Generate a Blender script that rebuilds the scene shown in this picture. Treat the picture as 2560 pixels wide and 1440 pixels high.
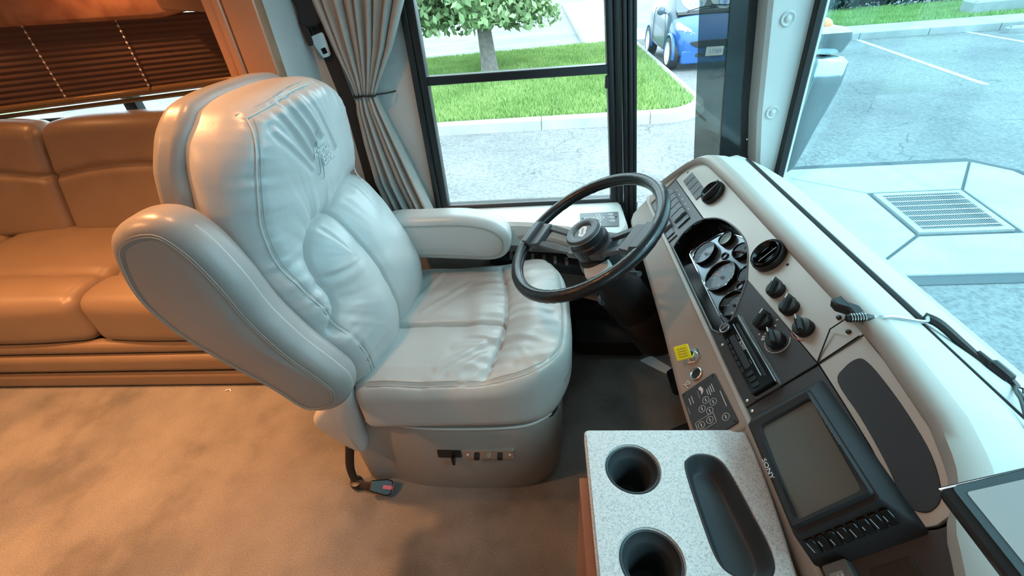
import bpy, bmesh, math, random
import numpy as np
from mathutils import Vector, Matrix
random.seed(7); rng = np.random.default_rng(7)
SC = bpy.context.scene
COL = SC.collection
for o in list(bpy.data.objects): bpy.data.objects.remove(o)

# ------------------------------------------------------------------ camera
cam_d = bpy.data.cameras.new('camera'); cam = bpy.data.objects.new('camera', cam_d); COL.objects.link(cam)
cam_d.sensor_fit = 'HORIZONTAL'; cam_d.sensor_width = 36.0; cam_d.lens = 36.0 * 1116.0 / 2560.0
cam_d.clip_start = 0.02; cam_d.clip_end = 300
RX, RY, RZ = (0.99606781, -0.02941972, -0.08356678), (0.05091271, -0.58185958, 0.81169411), (-0.07250395, -0.81275698, -0.57807375)
cam.matrix_world = Matrix(((RX[0], -RX[1], -RX[2], 0.0), (RY[0], -RY[1], -RY[2], 0.0), (RZ[0], -RZ[1], -RZ[2], 1.5), (0, 0, 0, 1)))
SC.camera = cam
# ------------------------------------------------------------------ world, exposure, sun
SC.view_settings.view_transform = 'Standard'; SC.view_settings.look = 'None'
SC.view_settings.gamma = 1.0; SC.view_settings.use_curve_mapping = False
SC.view_settings.exposure = 0.75
W = bpy.data.worlds.new('overcast_sky'); SC.world = W; W.use_nodes = True
nt = W.node_tree; nt.nodes.clear()
wo = nt.nodes.new('ShaderNodeOutputWorld'); bg = nt.nodes.new('ShaderNodeBackground')
tc = nt.nodes.new('ShaderNodeTexCoord'); sx = nt.nodes.new('ShaderNodeSeparateXYZ'); rp = nt.nodes.new('ShaderNodeValToRGB')
rp.color_ramp.elements[0].position = 0.0; rp.color_ramp.elements[0].color = (0.61, 0.84, 0.98, 1)
rp.color_ramp.elements[1].position = 0.7; rp.color_ramp.elements[1].color = (0.74, 0.93, 1.0, 1)
nt.links.new(tc.outputs['Generated'], sx.inputs[0]); nt.links.new(sx.outputs['Z'], rp.inputs[0])
nt.links.new(rp.outputs[0], bg.inputs['Color']); bg.inputs['Strength'].default_value = 3.8
nt.links.new(bg.outputs[0], wo.inputs['Surface'])
sun_d = bpy.data.lights.new('hazy_sun', 'SUN'); sun_d.energy = 1.2; sun_d.angle = math.radians(14); sun_d.color = (0.95, 1.0, 1.0)
sun = bpy.data.objects.new('hazy_sun', sun_d); COL.objects.link(sun)
sun.rotation_euler = (math.radians(20), math.radians(38), 0)   # high, from the front right of the vehicle
# ------------------------------------------------------------------ helpers
def tag(o, label=None, cat=None, group=None, kind=None):
    if label: o['label'] = label
    if cat: o['category'] = cat
    if group: o['group'] = group
    if kind: o['kind'] = kind
    return o
def empty(name, loc, label=None, cat=None, group=None, kind=None):
    o = bpy.data.objects.new(name, None); COL.objects.link(o); o.location = loc
    o.empty_display_size = 0.05
    return tag(o, label, cat, group, kind)
def fix(me):
    bm = bmesh.new(); bm.from_mesh(me); bmesh.ops.recalc_face_normals(bm, faces=bm.faces); bm.to_mesh(me); bm.free()
def mesh(name, v, f, mat, parent=None, smooth=None, recalc=True, auto=35):
    me = bpy.data.meshes.new(name)
    v = v.tolist() if isinstance(v, np.ndarray) else v
    f = f.tolist() if isinstance(f, np.ndarray) else f
    me.from_pydata(v, [], f); me.update()
    if recalc: fix(me)
    if smooth: me.polygons.foreach_set('use_smooth', [True] * len(me.polygons))
    elif auto:
        me.polygons.foreach_set('use_smooth', [True] * len(me.polygons))
        try: me.set_sharp_from_angle(angle=math.radians(auto))
        except Exception: pass
    if mat: me.materials.append(mat)
    o = bpy.data.objects.new(name, me); COL.objects.link(o)
    if parent:
        o.parent = parent
        o.matrix_parent_inverse = parent_world(parent).inverted()
    return o
def parent_world(p):
    m = p.matrix_basis.copy()
    while p.parent is not None:
        m = p.parent.matrix_basis @ p.matrix_parent_inverse @ m; p = p.parent
    return m
def pw(p):
    if p.parent is None: return p.matrix_basis.copy()
    return pw(p.parent) @ p.matrix_parent_inverse @ p.matrix_basis
parent_world = pw
class Fr:                                   # a local frame: origin and three axes
    def __init__(s, o, x, y, z):
        s.o = np.array(o, float); s.x = np.array(x, float); s.y = np.array(y, float); s.z = np.array(z, float)
    def p(s, a, b, c=0.0): return s.o + s.x * a + s.y * b + s.z * c
    def arr(s, P): P = np.asarray(P, float); return s.o + P[:, :1] * s.x + P[:, 1:2] * s.y + P[:, 2:3] * s.z
    def at(s, a, b, c=0.0): return Fr(s.p(a, b, c), s.x, s.y, s.z)
    def mat(s):
        return Matrix(((s.x[0], s.y[0], s.z[0], s.o[0]), (s.x[1], s.y[1], s.z[1], s.o[1]), (s.x[2], s.y[2], s.z[2], s.o[2]), (0, 0, 0, 1)))
def unit(v): v = np.array(v, float); return v / np.linalg.norm(v)
def frame_z(o, z, xh=(1, 0, 0)):
    z = unit(z); x = np.array(xh, float); x = unit(x - z * x.dot(z)); return Fr(o, x, np.cross(z, x), z)
WORLD = Fr((0, 0, 0), (1, 0, 0), (0, 1, 0), (0, 0, 1))
class MB:
    def __init__(s): s.v = []; s.f = []
    def add(s, v, f):
        n = len(s.v); s.v += [tuple(map(float, q)) for q in v]; s.f += [tuple(int(i) + n for i in q) for q in f]; return s
    def box(s, a, b, F=WORLD):
        x0, y0, z0 = a; x1, y1, z1 = b
        c = [(x0, y0, z0), (x1, y0, z0), (x1, y1, z0), (x0, y1, z0), (x0, y0, z1), (x1, y0, z1), (x1, y1, z1), (x0, y1, z1)]
        return s.add([F.p(*q) for q in c], [(3, 2, 1, 0), (4, 5, 6, 7), (0, 1, 5, 4), (1, 2, 6, 5), (2, 3, 7, 6), (3, 0, 4, 7)])
    def prism(s, poly, h0, h1, F=WORLD, ch=0.0, ch0=0.0):
        poly = np.asarray(poly, float)
        rings = []
        if ch0: rings += [(inset(poly, ch0), h0), (poly, h0 + ch0)]
        else: rings += [(poly, h0)]
        if ch: rings += [(poly, h1 - ch), (inset(poly, ch), h1)]
        else: rings += [(poly, h1)]
        n = len(poly); v = []; f = []
        for P, h in rings: v += [F.p(q[0], q[1], h) for q in P]
        for k in range(len(rings) - 1):
            for i in range(n): j = (i + 1) % n; f.append((k * n + i, k * n + j, (k + 1) * n + j, (k + 1) * n + i))
        f.append(tuple(range(n - 1, -1, -1))); f.append(tuple((len(rings) - 1) * n + i for i in range(n)))
        return s.add(v, f)
    def lathe(s, prof, F=WORLD, seg=32, cap0=True, cap1=True, sy=1.0):
        n = seg; v = []; f = []
        for r, h in prof:
            for i in range(n): t = 2 * math.pi * i / n; v.append(F.p(r * math.cos(t), r * sy * math.sin(t), h))
        for k in range(len(prof) - 1):
            for i in range(n): j = (i + 1) % n; f.append((k * n + i, k * n + j, (k + 1) * n + j, (k + 1) * n + i))
        if cap0: f.append(tuple(range(n - 1, -1, -1)))
        if cap1: f.append(tuple((len(prof) - 1) * n + i for i in range(n)))
        return s.add(v, f)
    def tube(s, pts, r, seg=8, closed=False, flat=1.0):
        P = np.asarray(pts, float); n = len(P); R = np.broadcast_to(np.asarray(r, float), (n,))
        T = np.gradient(P, axis=0) if not closed else np.roll(P, -1, 0) - np.roll(P, 1, 0)
        T /= np.linalg.norm(T, axis=1)[:, None] + 1e-12
        up = np.array([0, 0, 1.0]) if abs(T[0][2]) < .9 else np.array([1.0, 0, 0])
        u = unit(up - T[0] * T[0].dot(up)); v = []; f = []
        for i in range(n):
            u = unit(u - T[i] * T[i].dot(u)); w = np.cross(T[i], u)
            for k in range(seg):
                a = 2 * math.pi * k / seg; v.append(P[i] + R[i] * (math.cos(a) * u + flat * math.sin(a) * w))
        for i in range(n if closed else n - 1):
            i2 = (i + 1) % n
            for k in range(seg): k2 = (k + 1) % seg; f.append((i * seg + k, i * seg + k2, i2 * seg + k2, i2 * seg + k))
        if not closed: f.append(tuple(range(seg - 1, -1, -1))); f.append(tuple((n - 1) * seg + k for k in range(seg)))
        return s.add(v, f)
    def build(s, name, mat, parent=None, **k): return mesh(name, s.v, s.f, mat, parent, **k)
def inset(P, d):
    P = np.asarray(P, float); a = np.roll(P, 1, 0); b = np.roll(P, -1, 0)
    e1 = P - a; e2 = b - P; e1 /= np.linalg.norm(e1, axis=1)[:, None] + 1e-12; e2 /= np.linalg.norm(e2, axis=1)[:, None] + 1e-12
    n1 = np.stack([-e1[:, 1], e1[:, 0]], 1); n2 = np.stack([-e2[:, 1], e2[:, 0]], 1)
    m = n1 + n2; m /= np.maximum((m * n1).sum(1), .25)[:, None] * np.maximum(1, 1)
    A = 0.5 * (P[:, 0] * b[:, 1] - b[:, 0] * P[:, 1]).sum()
    sgn = 1 if A > 0 else -1
    L = np.linalg.norm(m, axis=1); m = m / np.maximum(L / 2.0, 1)[:, None]
    return P + sgn * m * d
def rpoly(pts, r, n=6):                      # round the corners of a polygon
    pts = [np.array(p[:2], float) for p in pts]; N = len(pts); out = []
    rr = [(p[2] if len(p) > 2 else r) for p in [tuple(q) for q in pts]] if False else [r] * N
    if isinstance(r, (list, tuple)): rr = r
    for i in range(N):
        p = pts[i]; a = pts[i - 1] - p; b = pts[(i + 1) % N] - p; la = np.linalg.norm(a); lb = np.linalg.norm(b)
        d = min(rr[i], la * .49, lb * .49)
        if d < 1e-5: out.append(p); continue
        p0 = p + a / la * d; p1 = p + b / lb * d
        for k in range(n + 1): t = k / n; out.append((1 - t) ** 2 * p0 + 2 * t * (1 - t) * p + t * t * p1)
    return np.array(out)
def rrect(x0, y0, x1, y1, r, n=6): return rpoly([(x0, y0), (x1, y0), (x1, y1), (x0, y1)], r, n)
def circle(cx, cy, r, n=32, sy=1.0): return np.array([(cx + r * math.cos(2 * math.pi * i / n), cy + r * sy * math.sin(2 * math.pi * i / n)) for i in range(n)])
def smooth_closed(pts, n):                   # Catmull-Rom through the points, n samples per span
    P = np.array(pts, float); N = len(P); out = []
    for i in range(N):
        a, b, c, d = P[i - 1], P[i], P[(i + 1) % N], P[(i + 2) % N]
        for k in range(n):
            t = k / n; out.append(.5 * ((2 * b) + (-a + c) * t + (2 * a - 5 * b + 4 * c - d) * t * t + (-a + 3 * b - 3 * c + d) * t ** 3))
    return np.array(out)
def smooth_open(pts, n):
    P = np.array(pts, float); P = np.vstack([2 * P[0] - P[1], P, 2 * P[-1] - P[-2]]); out = []
    for i in range(1, len(P) - 2):
        a, b, c, d = P[i - 1], P[i], P[i + 1], P[i + 2]
        for k in range(n):
            t = k / n; out.append(.5 * ((2 * b) + (-a + c) * t + (2 * a - 5 * b + 4 * c - d) * t * t + (-a + 3 * b - 3 * c + d) * t ** 3))
    out.append(P[-2]); return np.array(out)
def puffy(outline, h0, h1, r, F, dome=0.02, steps=6):
    """soft padded slab: outline (2D) in frame F, thickness h0..h1, edge radius r, domed faces"""
    rings = []; P = np.asarray(outline, float); c = P.mean(0)
    for k in range(steps + 1):
        a = math.pi / 2 * (1 - k / steps); rings.append((inset(P, r * (1 - math.cos(a))), h0 + r * (1 - math.sin(a)) if False else h0 + r - r * math.sin(a)))
    for k in range(steps + 1):
        a = math.pi / 2 * k / steps; rings.append((inset(P, r * (1 - math.cos(a))), h1 - r + r * math.sin(a)))
    top = inset(P, r); bot = top
    for q in (.8, .6, .4, .2, .05):
        rings.append((c + (top - c) * q, h1 + dome * (1 - q * q))); rings.insert(0, (c + (bot - c) * q, h0 - dome * (1 - q * q)))
    n = len(P); v = []; f = []
    for R, h in rings: v += [F.p(q[0], q[1], h) for q in R]
    for k in range(len(rings) - 1):
        for i in range(n): j = (i + 1) % n; f.append((k * n + i, k * n + j, (k + 1) * n + j, (k + 1) * n + i))
    f.append(tuple(range(n - 1, -1, -1))); f.append(tuple((len(rings) - 1) * n + i for i in range(n)))
    return v, f
def rbox(h, r, n):                           # dense rounded box as arrays: half sizes h, radius r, divisions n
    V = []; Fq = []; h = np.array(h, float)
    def grid(ax, sg):
        a, b = [i for i in range(3) if i != ax]
        def lin(k):
            m = n[k]; e = min(r / h[k], .9); k1 = max(4, m // 6)
            s0 = -1 + e * (1 - np.cos(np.linspace(0, math.pi / 2, k1 + 1)))
            s0 = -1 + e * np.linspace(0, 1, k1 + 1)
            mid = np.linspace(-1 + e, 1 - e, m + 1)
            return np.concatenate([s0[:-1], mid, -s0[::-1][1:]])
        A = lin(a); B = lin(b); AA, BB = np.meshgrid(A, B, indexing='ij')
        P = np.zeros(AA.shape + (3,)); P[..., a] = AA; P[..., b] = BB; P[..., ax] = sg
        base = sum(len(x) for x in V); na, nb = AA.shape
        idx = base + np.arange(na * nb).reshape(na, nb)
        q = np.stack([idx[:-1, :-1], idx[1:, :-1], idx[1:, 1:], idx[:-1, 1:]], -1).reshape(-1, 4)
        V.append(P.reshape(-1, 3)); Fq.append(q)
    for ax in range(3):
        for sg in (-1, 1): grid(ax, sg)
    P = np.vstack(V) * h; Q = np.vstack(Fq)
    inner = np.clip(P, -(h - r), h - r); d = P - inner; L = np.linalg.norm(d, axis=1)[:, None]
    P2 = np.where(L > 1e-9, inner + d / np.maximum(L, 1e-9) * r, P)
    key = np.round(P2 / 1e-5).astype(np.int64); _, first, inv = np.unique(key, axis=0, return_index=True, return_inverse=True)
    inv = inv.reshape(-1); P3 = P2[first]; Q2 = inv[Q]
    ok = np.array([len(set(q)) >= 3 for q in Q2.tolist()])
    Q2 = [tuple(dict.fromkeys(q)) for q, k in zip(Q2.tolist(), ok) if k]
    return P3, Q2
def seg_dist(X, Y, poly):                    # distance of points to a polyline, and position along it
    best = np.full(X.shape, 1e9); along = np.zeros(X.shape); side = np.zeros(X.shape); acc = 0
    for (ax, ay), (bx, by) in zip(poly[:-1], poly[1:]):
        dx, dy = bx - ax, by - ay; L = math.hypot(dx, dy) + 1e-9
        t = np.clip(((X - ax) * dx + (Y - ay) * dy) / L / L, 0, 1); px = X - ax - t * dx; py = Y - ay - t * dy
        d = np.hypot(px, py); m = d < best; best = np.where(m, d, best); along = np.where(m, acc + t * L, along); acc += L
        side = np.where(m, np.sign(dx * py - dy * px), side)
    return best, along, side
def text(name, body, size, F, mat, parent=None, extrude=0.0004, align='CENTER', sx=1.0, shear=0.0):
    cu = bpy.data.curves.new(name, 'FONT'); cu.body = body; cu.size = size; cu.extrude = extrude; cu.align_x = align; cu.align_y = 'CENTER'; cu.shear = shear
    cu.resolution_u = 3
    o = bpy.data.objects.new(name, cu); COL.objects.link(o)
    dg = bpy.context.evaluated_depsgraph_get(); me = bpy.data.meshes.new_from_object(o.evaluated_get(dg)); bpy.data.objects.remove(o)
    me.transform(Matrix.Diagonal((sx, 1, 1, 1))); me.transform(F.mat()); me.name = name
    me.materials.clear(); me.materials.append(mat)
    o = bpy.data.objects.new(name, me); COL.objects.link(o)
    if parent: o.parent = parent; o.matrix_parent_inverse = pw(parent).inverted()
    return o
# ------------------------------------------------------------------ materials
def mat(name, col, rough=.5, metal=0.0, bump=0.0, bscale=200.0, var=0.0, vscale=8.0, spec=.5, col2=None, coat=0.0, bdist=.002, detail=4.0, sheen=0.0):
    m = bpy.data.materials.new(name); m.use_nodes = True; t = m.node_tree; b = t.nodes['Principled BSDF']
    b.inputs['Base Color'].default_value = (*col, 1); b.inputs['Roughness'].default_value = rough; b.inputs['Metallic'].default_value = metal
    b.inputs['Specular IOR Level'].default_value = spec; b.inputs['Coat Weight'].default_value = coat
    if sheen: b.inputs['Sheen Weight'].default_value = sheen
    tcn = t.nodes.new('ShaderNodeTexCoord')
    if var or col2:
        n = t.nodes.new('ShaderNodeTexNoise'); n.inputs['Scale'].default_value = vscale; n.inputs['Detail'].default_value = detail
        t.links.new(tcn.outputs['Object'], n.inputs['Vector'])
        r = t.nodes.new('ShaderNodeValToRGB'); r.color_ramp.elements[0].position = .35; r.color_ramp.elements[1].position = .65
        c2 = col2 or tuple(max(0, c * (1 - var)) for c in col)
        r.color_ramp.elements[0].color = (*c2, 1); r.color_ramp.elements[1].color = (*col, 1)
        t.links.new(n.outputs['Fac'], r.inputs[0]); t.links.new(r.outputs[0], b.inputs['Base Color'])
    if bump:
        n = t.nodes.new('ShaderNodeTexNoise'); n.inputs['Scale'].default_value = bscale; n.inputs['Detail'].default_value = 3
        t.links.new(tcn.outputs['Object'], n.inputs['Vector'])
        bp = t.nodes.new('ShaderNodeBump'); bp.inputs['Strength'].default_value = bump; bp.inputs['Distance'].default_value = bdist
        t.links.new(n.outputs['Fac'], bp.inputs['Height']); t.links.new(bp.outputs[0], b.inputs['Normal'])
    return m
def leather(name, col, rough=.42):
    m = mat(name, col, rough, var=.07, vscale=6, spec=.5); t = m.node_tree; b = t.nodes['Principled BSDF']
    tcn = t.nodes.new('ShaderNodeTexCoord'); v = t.nodes.new('ShaderNodeTexVoronoi'); v.inputs['Scale'].default_value = 420
    t.links.new(tcn.outputs['Object'], v.inputs['Vector'])
    n = t.nodes.new('ShaderNodeTexNoise'); n.inputs['Scale'].default_value = 22; n.inputs['Detail'].default_value = 5; t.links.new(tcn.outputs['Object'], n.inputs['Vector'])
    b1 = t.nodes.new('ShaderNodeBump'); b1.inputs['Strength'].default_value = .12; b1.inputs['Distance'].default_value = .0008
    b2 = t.nodes.new('ShaderNodeBump'); b2.inputs['Strength'].default_value = .25; b2.inputs['Distance'].default_value = .004
    t.links.new(v.outputs['Distance'], b1.inputs['Height']); t.links.new(n.outputs['Fac'], b2.inputs['Height'])
    t.links.new(b1.outputs[0], b2.inputs['Normal']); t.links.new(b2.outputs[0], b.inputs['Normal'])
    return m
def glass(name, tint, gl=.08, ior=1.45):
    m = bpy.data.materials.new(name); m.use_nodes = True; t = m.node_tree; t.nodes.clear()
    o = t.nodes.new('ShaderNodeOutputMaterial'); tr = t.nodes.new('ShaderNodeBsdfTransparent'); g = t.nodes.new('ShaderNodeBsdfGlossy')
    tr.inputs[0].default_value = (*tint, 1); g.inputs['Roughness'].default_value = .01; g.inputs['Color'].default_value = (.9, .95, 1, 1)
    r0 = ((ior - 1) / (ior + 1)) ** 2; ge = t.nodes.new('ShaderNodeNewGeometry'); dt = t.nodes.new('ShaderNodeVectorMath'); dt.operation = 'DOT_PRODUCT'
    t.links.new(ge.outputs['Incoming'], dt.inputs[0]); t.links.new(ge.outputs['Normal'], dt.inputs[1])
    def mth(op, a, b=None):
        n = t.nodes.new('ShaderNodeMath'); n.operation = op
        for i, q in enumerate((a, b)):
            if q is None: continue
            if isinstance(q, (int, float)): n.inputs[i].default_value = q
            else: t.links.new(q, n.inputs[i])
        return n.outputs[0]
    ab = mth('ABSOLUTE', dt.outputs['Value']); fr = mth('ADD', mth('MULTIPLY', mth('POWER', mth('SUBTRACT', 1.0, ab), 5.0), 1 - r0), r0)   # thin pane, same from both sides
    mx = t.nodes.new('ShaderNodeMixShader'); t.links.new(fr, mx.inputs[0]); t.links.new(tr.outputs[0], mx.inputs[1]); t.links.new(g.outputs[0], mx.inputs[2])
    t.links.new(mx.outputs[0], o.inputs[0]); return m
def emit(name, col, s):
    m = bpy.data.materials.new(name); m.use_nodes = True; b = m.node_tree.nodes['Principled BSDF']
    b.inputs['Base Color'].default_value = (*col, 1); b.inputs['Emission Color'].default_value = (*col, 1); b.inputs['Emission Strength'].default_value = s; return m
M = {}
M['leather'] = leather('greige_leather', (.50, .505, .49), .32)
M['leather_shade'] = leather('greige_leather_shade', (.31, .295, .275), .32)  # seat leather again, colour darkened for its shaded near sides
M['leather_sofa'] = leather('tan_leather', (.205, .15, .105), .38)
M['thread'] = mat('stitching', (.36, .36, .33), .7)
M['piping'] = mat('leather_piping', (.58, .58, .55), .4)
M['logo'] = mat('embroidery', (.66, .70, .70), .35)
M['logo_dark'] = mat('embroidery_dark_thread', (.30, .34, .35), .5)  # dark thread for the arch, tails and underline
M['carpet'] = None
M['black'] = mat('black_plastic', (.012, .013, .015), .38)
M['black_gloss'] = mat('gloss_black', (.006, .007, .008), .12)
M['black_matte'] = mat('black_matte', (.02, .021, .024), .75, bump=.2, bscale=500)
M['frame_black'] = mat('black_window_frame', (.008, .010, .012), .35)
M['rubber'] = mat('rubber', (.012, .012, .012), .55)
M['charcoal'] = mat('charcoal_panel', (.040, .043, .050), .52, bump=.15, bscale=700, bdist=.0005)
M['gunmetal'] = mat('gunmetal_panel', (.14, .15, .16), .5, bump=.1, bscale=600, bdist=.0004)
M['champagne'] = mat('champagne_panel', (.50, .48, .44), .42, metal=.25)
M['taupe'] = mat('taupe_dash', (.42, .375, .335), .5, bump=.25, bscale=900, bdist=.0005)
M['dashtop'] = mat('pale_dash_pad', (.56, .57, .55), .55, bump=.3, bscale=900, bdist=.0006, var=.06, vscale=10)
M['chrome'] = mat('chrome', (.85, .87, .9), .08, metal=1.0)
M['steel'] = mat('steel', (.6, .6, .6), .3, metal=1.0)
M['white_print'] = mat('white_print', (.75, .77, .78), .5)
M['grey_print'] = mat('grey_print', (.30, .32, .34), .5)
M['red'] = mat('red_plastic', (.75, .09, .10), .4)
M['yellow'] = mat('yellow_plastic', (.90, .72, .02), .4)
M['key_print'] = mat('key_print', (.45, .33, .02), .5)
M['dial'] = mat('dial_face', (.035, .038, .045), .3)
M['bezel_plate'] = mat('cluster_plate', (.16, .19, .21), .22, metal=.6)
M['lcd'] = mat('green_lcd', (.42, .55, .34), .3)
M['gauge_glass'] = glass('gauge_glass', (.95, .97, .98), ior=1.25)
M['screen'] = mat('grey_crt_screen', (.13, .13, .115), .18)
M['tablet_screen'] = mat('sky_sheen_screen', (.58, .66, .68), .08, coat=1.0)  # sky reflection put into the pale base colour
M['tablet_border'] = mat('blue_grey_border', (.16, .24, .28), .15, metal=.4)
M['wall'] = mat('textured_wall_vinyl', (.50, .51, .49), .8, bump=.5, bscale=300, var=.05, vscale=5)
M['ledge'] = mat('pale_plastic', (.60, .62, .60), .45, var=.04)
M['wood'] = mat('stained_wood', (.36, .20, .12), .3, col2=(.30, .16, .09), vscale=3, coat=.4)
M['console_wood'] = mat('cherry_wood', (.45, .19, .10), .3, col2=(.38, .15, .07), vscale=4, coat=.5)
M['blind'] = mat('brown_pleated_fabric', (.115, .058, .042), .8, bump=.3, bscale=500)
M['blind_rail'] = mat('bronze_rail', (.30, .19, .10), .25, metal=.4)
M['bead'] = mat('pale_cord', (.8, .75, .7), .5)
M['valance'] = mat('copper_patterned_fabric', (.52, .24, .13), .6, col2=(.30, .12, .065), vscale=9, detail=2)
M['curtain'] = mat('taupe_curtain_cloth', (.36, .35, .32), .85, bump=.5, bscale=600, var=.08, vscale=20)
M['belt'] = mat('black_webbing', (.018, .014, .013), .8, bump=.5, bscale=400)
M['pad_dark'] = mat('dark_kick_panel', (.035, .037, .040), .85, bump=.4, bscale=250)
M['inlay'] = mat('charcoal_rubber_mat', (.055, .058, .066), .8, bump=.2, bscale=500)
M['cup'] = mat('cup_holder_plastic', (.035, .042, .048), .5)
M['windshield'] = glass('tinted_windshield', (.66, .83, .86))
M['side_glass'] = glass('side_window_glass', (.96, .99, .98), ior=1.3)
M['dark_glass'] = glass('dark_tint_strip', (.36, .37, .35), ior=1.5)  # darkens the view through part of the quarter window
M['frit'] = mat('black_glazing_band', (.02, .03, .036), .12, coat=.6)
M['ceiling'] = mat('padded_ceiling', (.62, .60, .56), .8)
def nodes_mat(name): m = bpy.data.materials.new(name); m.use_nodes = True; return m, m.node_tree, m.node_tree.nodes['Principled BSDF']
def noise(t, vec, scale, detail=4, rough=.55):
    n = t.nodes.new('ShaderNodeTexNoise'); n.inputs['Scale'].default_value = scale; n.inputs['Detail'].default_value = detail; n.inputs['Roughness'].default_value = rough
    t.links.new(vec, n.inputs['Vector']); return n
def ramp(t, fac, stops):
    r = t.nodes.new('ShaderNodeValToRGB'); e = r.color_ramp.elements
    e[0].position = stops[0][0]; e[0].color = (*stops[0][1], 1); e[1].position = stops[-1][0]; e[1].color = (*stops[-1][1], 1)
    for p, c in stops[1:-1]: q = e.new(p); q.color = (*c, 1)
    t.links.new(fac, r.inputs[0]); return r
def mul(t, a, b, f=1.0, mode='MULTIPLY'):
    m = t.nodes.new('ShaderNodeMixRGB'); m.blend_type = mode; m.inputs[0].default_value = f; t.links.new(a, m.inputs[1]); t.links.new(b, m.inputs[2]); return m
def bumpn(t, h, b, s, d):
    n = t.nodes.new('ShaderNodeBump'); n.inputs['Strength'].default_value = s; n.inputs['Distance'].default_value = d; t.links.new(h, n.inputs['Height']); t.links.new(n.outputs[0], b.inputs['Normal'])
# carpet: short pile, broad stains
m, t, b = nodes_mat('beige_carpet'); tcn = t.nodes.new('ShaderNodeTexCoord'); O = tcn.outputs['Object']
n1 = noise(t, O, 2.6, 4); n2 = noise(t, O, 260, 3, .7); n3 = noise(t, O, 9, 3)
r1 = ramp(t, n1.outputs['Fac'], [(.36, (.235, .228, .215)), (.47, (.315, .305, .29)), (.7, (.365, .352, .335))]); r2 = ramp(t, n2.outputs['Fac'], [(.3, (.62, .62, .62)), (.7, (1.15, 1.15, 1.15))])
r3 = ramp(t, n3.outputs['Fac'], [(.3, (.88, .88, .88)), (.6, (1, 1, 1))])
x1 = mul(t, r1.outputs[0], r2.outputs[0]); n6 = noise(t, O, 1.9, 2); r6 = ramp(t, n6.outputs['Fac'], [(.38, (.78, .81, .85)), (.50, (1, 1, 1))]); x1 = mul(t, x1.outputs[0], r6.outputs[0]); x2 = mul(t, x1.outputs[0], r3.outputs[0]); t.links.new(x2.outputs[0], b.inputs['Base Color'])
b.inputs['Roughness'].default_value = .95; b.inputs['Specular IOR Level'].default_value = .1; bumpn(t, n2.outputs['Fac'], b, .8, .006); M['carpet'] = m
# asphalt
def asphalt(name, c0, c1, crack):
    m, t, b = nodes_mat(name); tcn = t.nodes.new('ShaderNodeTexCoord'); O = tcn.outputs['Object']
    n1 = noise(t, O, .5, 6, .6); n2 = noise(t, O, 28, 4, .75); n4 = noise(t, O, 1.6, 3)
    r1 = ramp(t, n1.outputs['Fac'], [(.3, c0), (.6, c1)]); r2 = ramp(t, n2.outputs['Fac'], [(.38, (.62, .64, .68)), (.5, (.95, .95, .95)), (.68, (1.25, 1.25, 1.22))])
    x = mul(t, r1.outputs[0], r2.outputs[0])
    # cracks: warped cell borders
    wv = t.nodes.new('ShaderNodeMixRGB'); wv.blend_type = 'ADD'; wv.inputs[0].default_value = .35; t.links.new(O, wv.inputs[1]); n5 = noise(t, O, 3.0, 4); t.links.new(n5.outputs['Color'], wv.inputs[2])
    vo = t.nodes.new('ShaderNodeTexVoronoi'); vo.feature = 'DISTANCE_TO_EDGE'; vo.inputs['Scale'].default_value = 1.1; t.links.new(wv.outputs[0], vo.inputs['Vector'])
    rc = ramp(t, vo.outputs['Distance'], [(0.0, (crack,) * 3), (.012, (1, 1, 1))]); rm = ramp(t, n4.outputs['Fac'], [(.48, (0, 0, 0)), (.58, (1, 1, 1))])
    y = t.nodes.new('ShaderNodeMixRGB'); y.blend_type = 'MULTIPLY'; t.links.new(rm.outputs[0], y.inputs[0]); t.links.new(x.outputs[0], y.inputs[1]); t.links.new(rc.outputs[0], y.inputs[2])
    t.links.new(y.outputs[0], b.inputs['Base Color']); b.inputs['Roughness'].default_value = .9; bumpn(t, n2.outputs['Fac'], b, .6, .01); return m
M['asphalt'] = asphalt('weathered_asphalt', (.115, .125, .135), (.18, .19, .195), .45)
def concrete(name, c0, c1):
    m, t, b = nodes_mat(name); tcn = t.nodes.new('ShaderNodeTexCoord'); O = tcn.outputs['Object']
    n1 = noise(t, O, 2.2, 5, .6); n2 = noise(t, O, 60, 3, .7); r1 = ramp(t, n1.outputs['Fac'], [(.3, c0), (.65, c1)]); r2 = ramp(t, n2.outputs['Fac'], [(.3, (.86, .86, .86)), (.6, (1.05, 1.05, 1.05))])
    x = mul(t, r1.outputs[0], r2.outputs[0]); t.links.new(x.outputs[0], b.inputs['Base Color']); b.inputs['Roughness'].default_value = .85; bumpn(t, n2.outputs['Fac'], b, .4, .004); return m
M['concrete'] = concrete('pale_concrete', (.27, .285, .285), (.34, .352, .35))
M['kerb'] = concrete('kerb_concrete', (.25, .262, .262), (.32, .33, .325))
M['paint'] = mat('worn_white_paint', (.50, .51, .51), .8, col2=(.32, .34, .35), vscale=14)
M['joint'] = mat('tar_joint', (.05, .065, .075), .9)
M['soil'] = mat('lawn_soil', (.13, .20, .06), .95, col2=(.09, .15, .04), vscale=6)
M['grass'] = mat('grass_blades', (.25, .38, .13), .75, col2=(.17, .29, .085), vscale=1.5, spec=.2)
M['bark'] = mat('grey_bark', (.27, .25, .23), .9, bump=1.0, bscale=30, col2=(.17, .16, .15), vscale=12, bdist=.02)
M['leaf'] = mat('maple_leaf', (.26, .38, .19), .6, col2=(.15, .26, .10), vscale=3)
M['mirror_chrome'] = mat('exterior_chrome', (.42, .48, .50), .12, metal=1.0)
M['bush'] = mat('dark_leaf', (.035, .07, .05), .7, col2=(.015, .03, .03), vscale=5)
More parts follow.
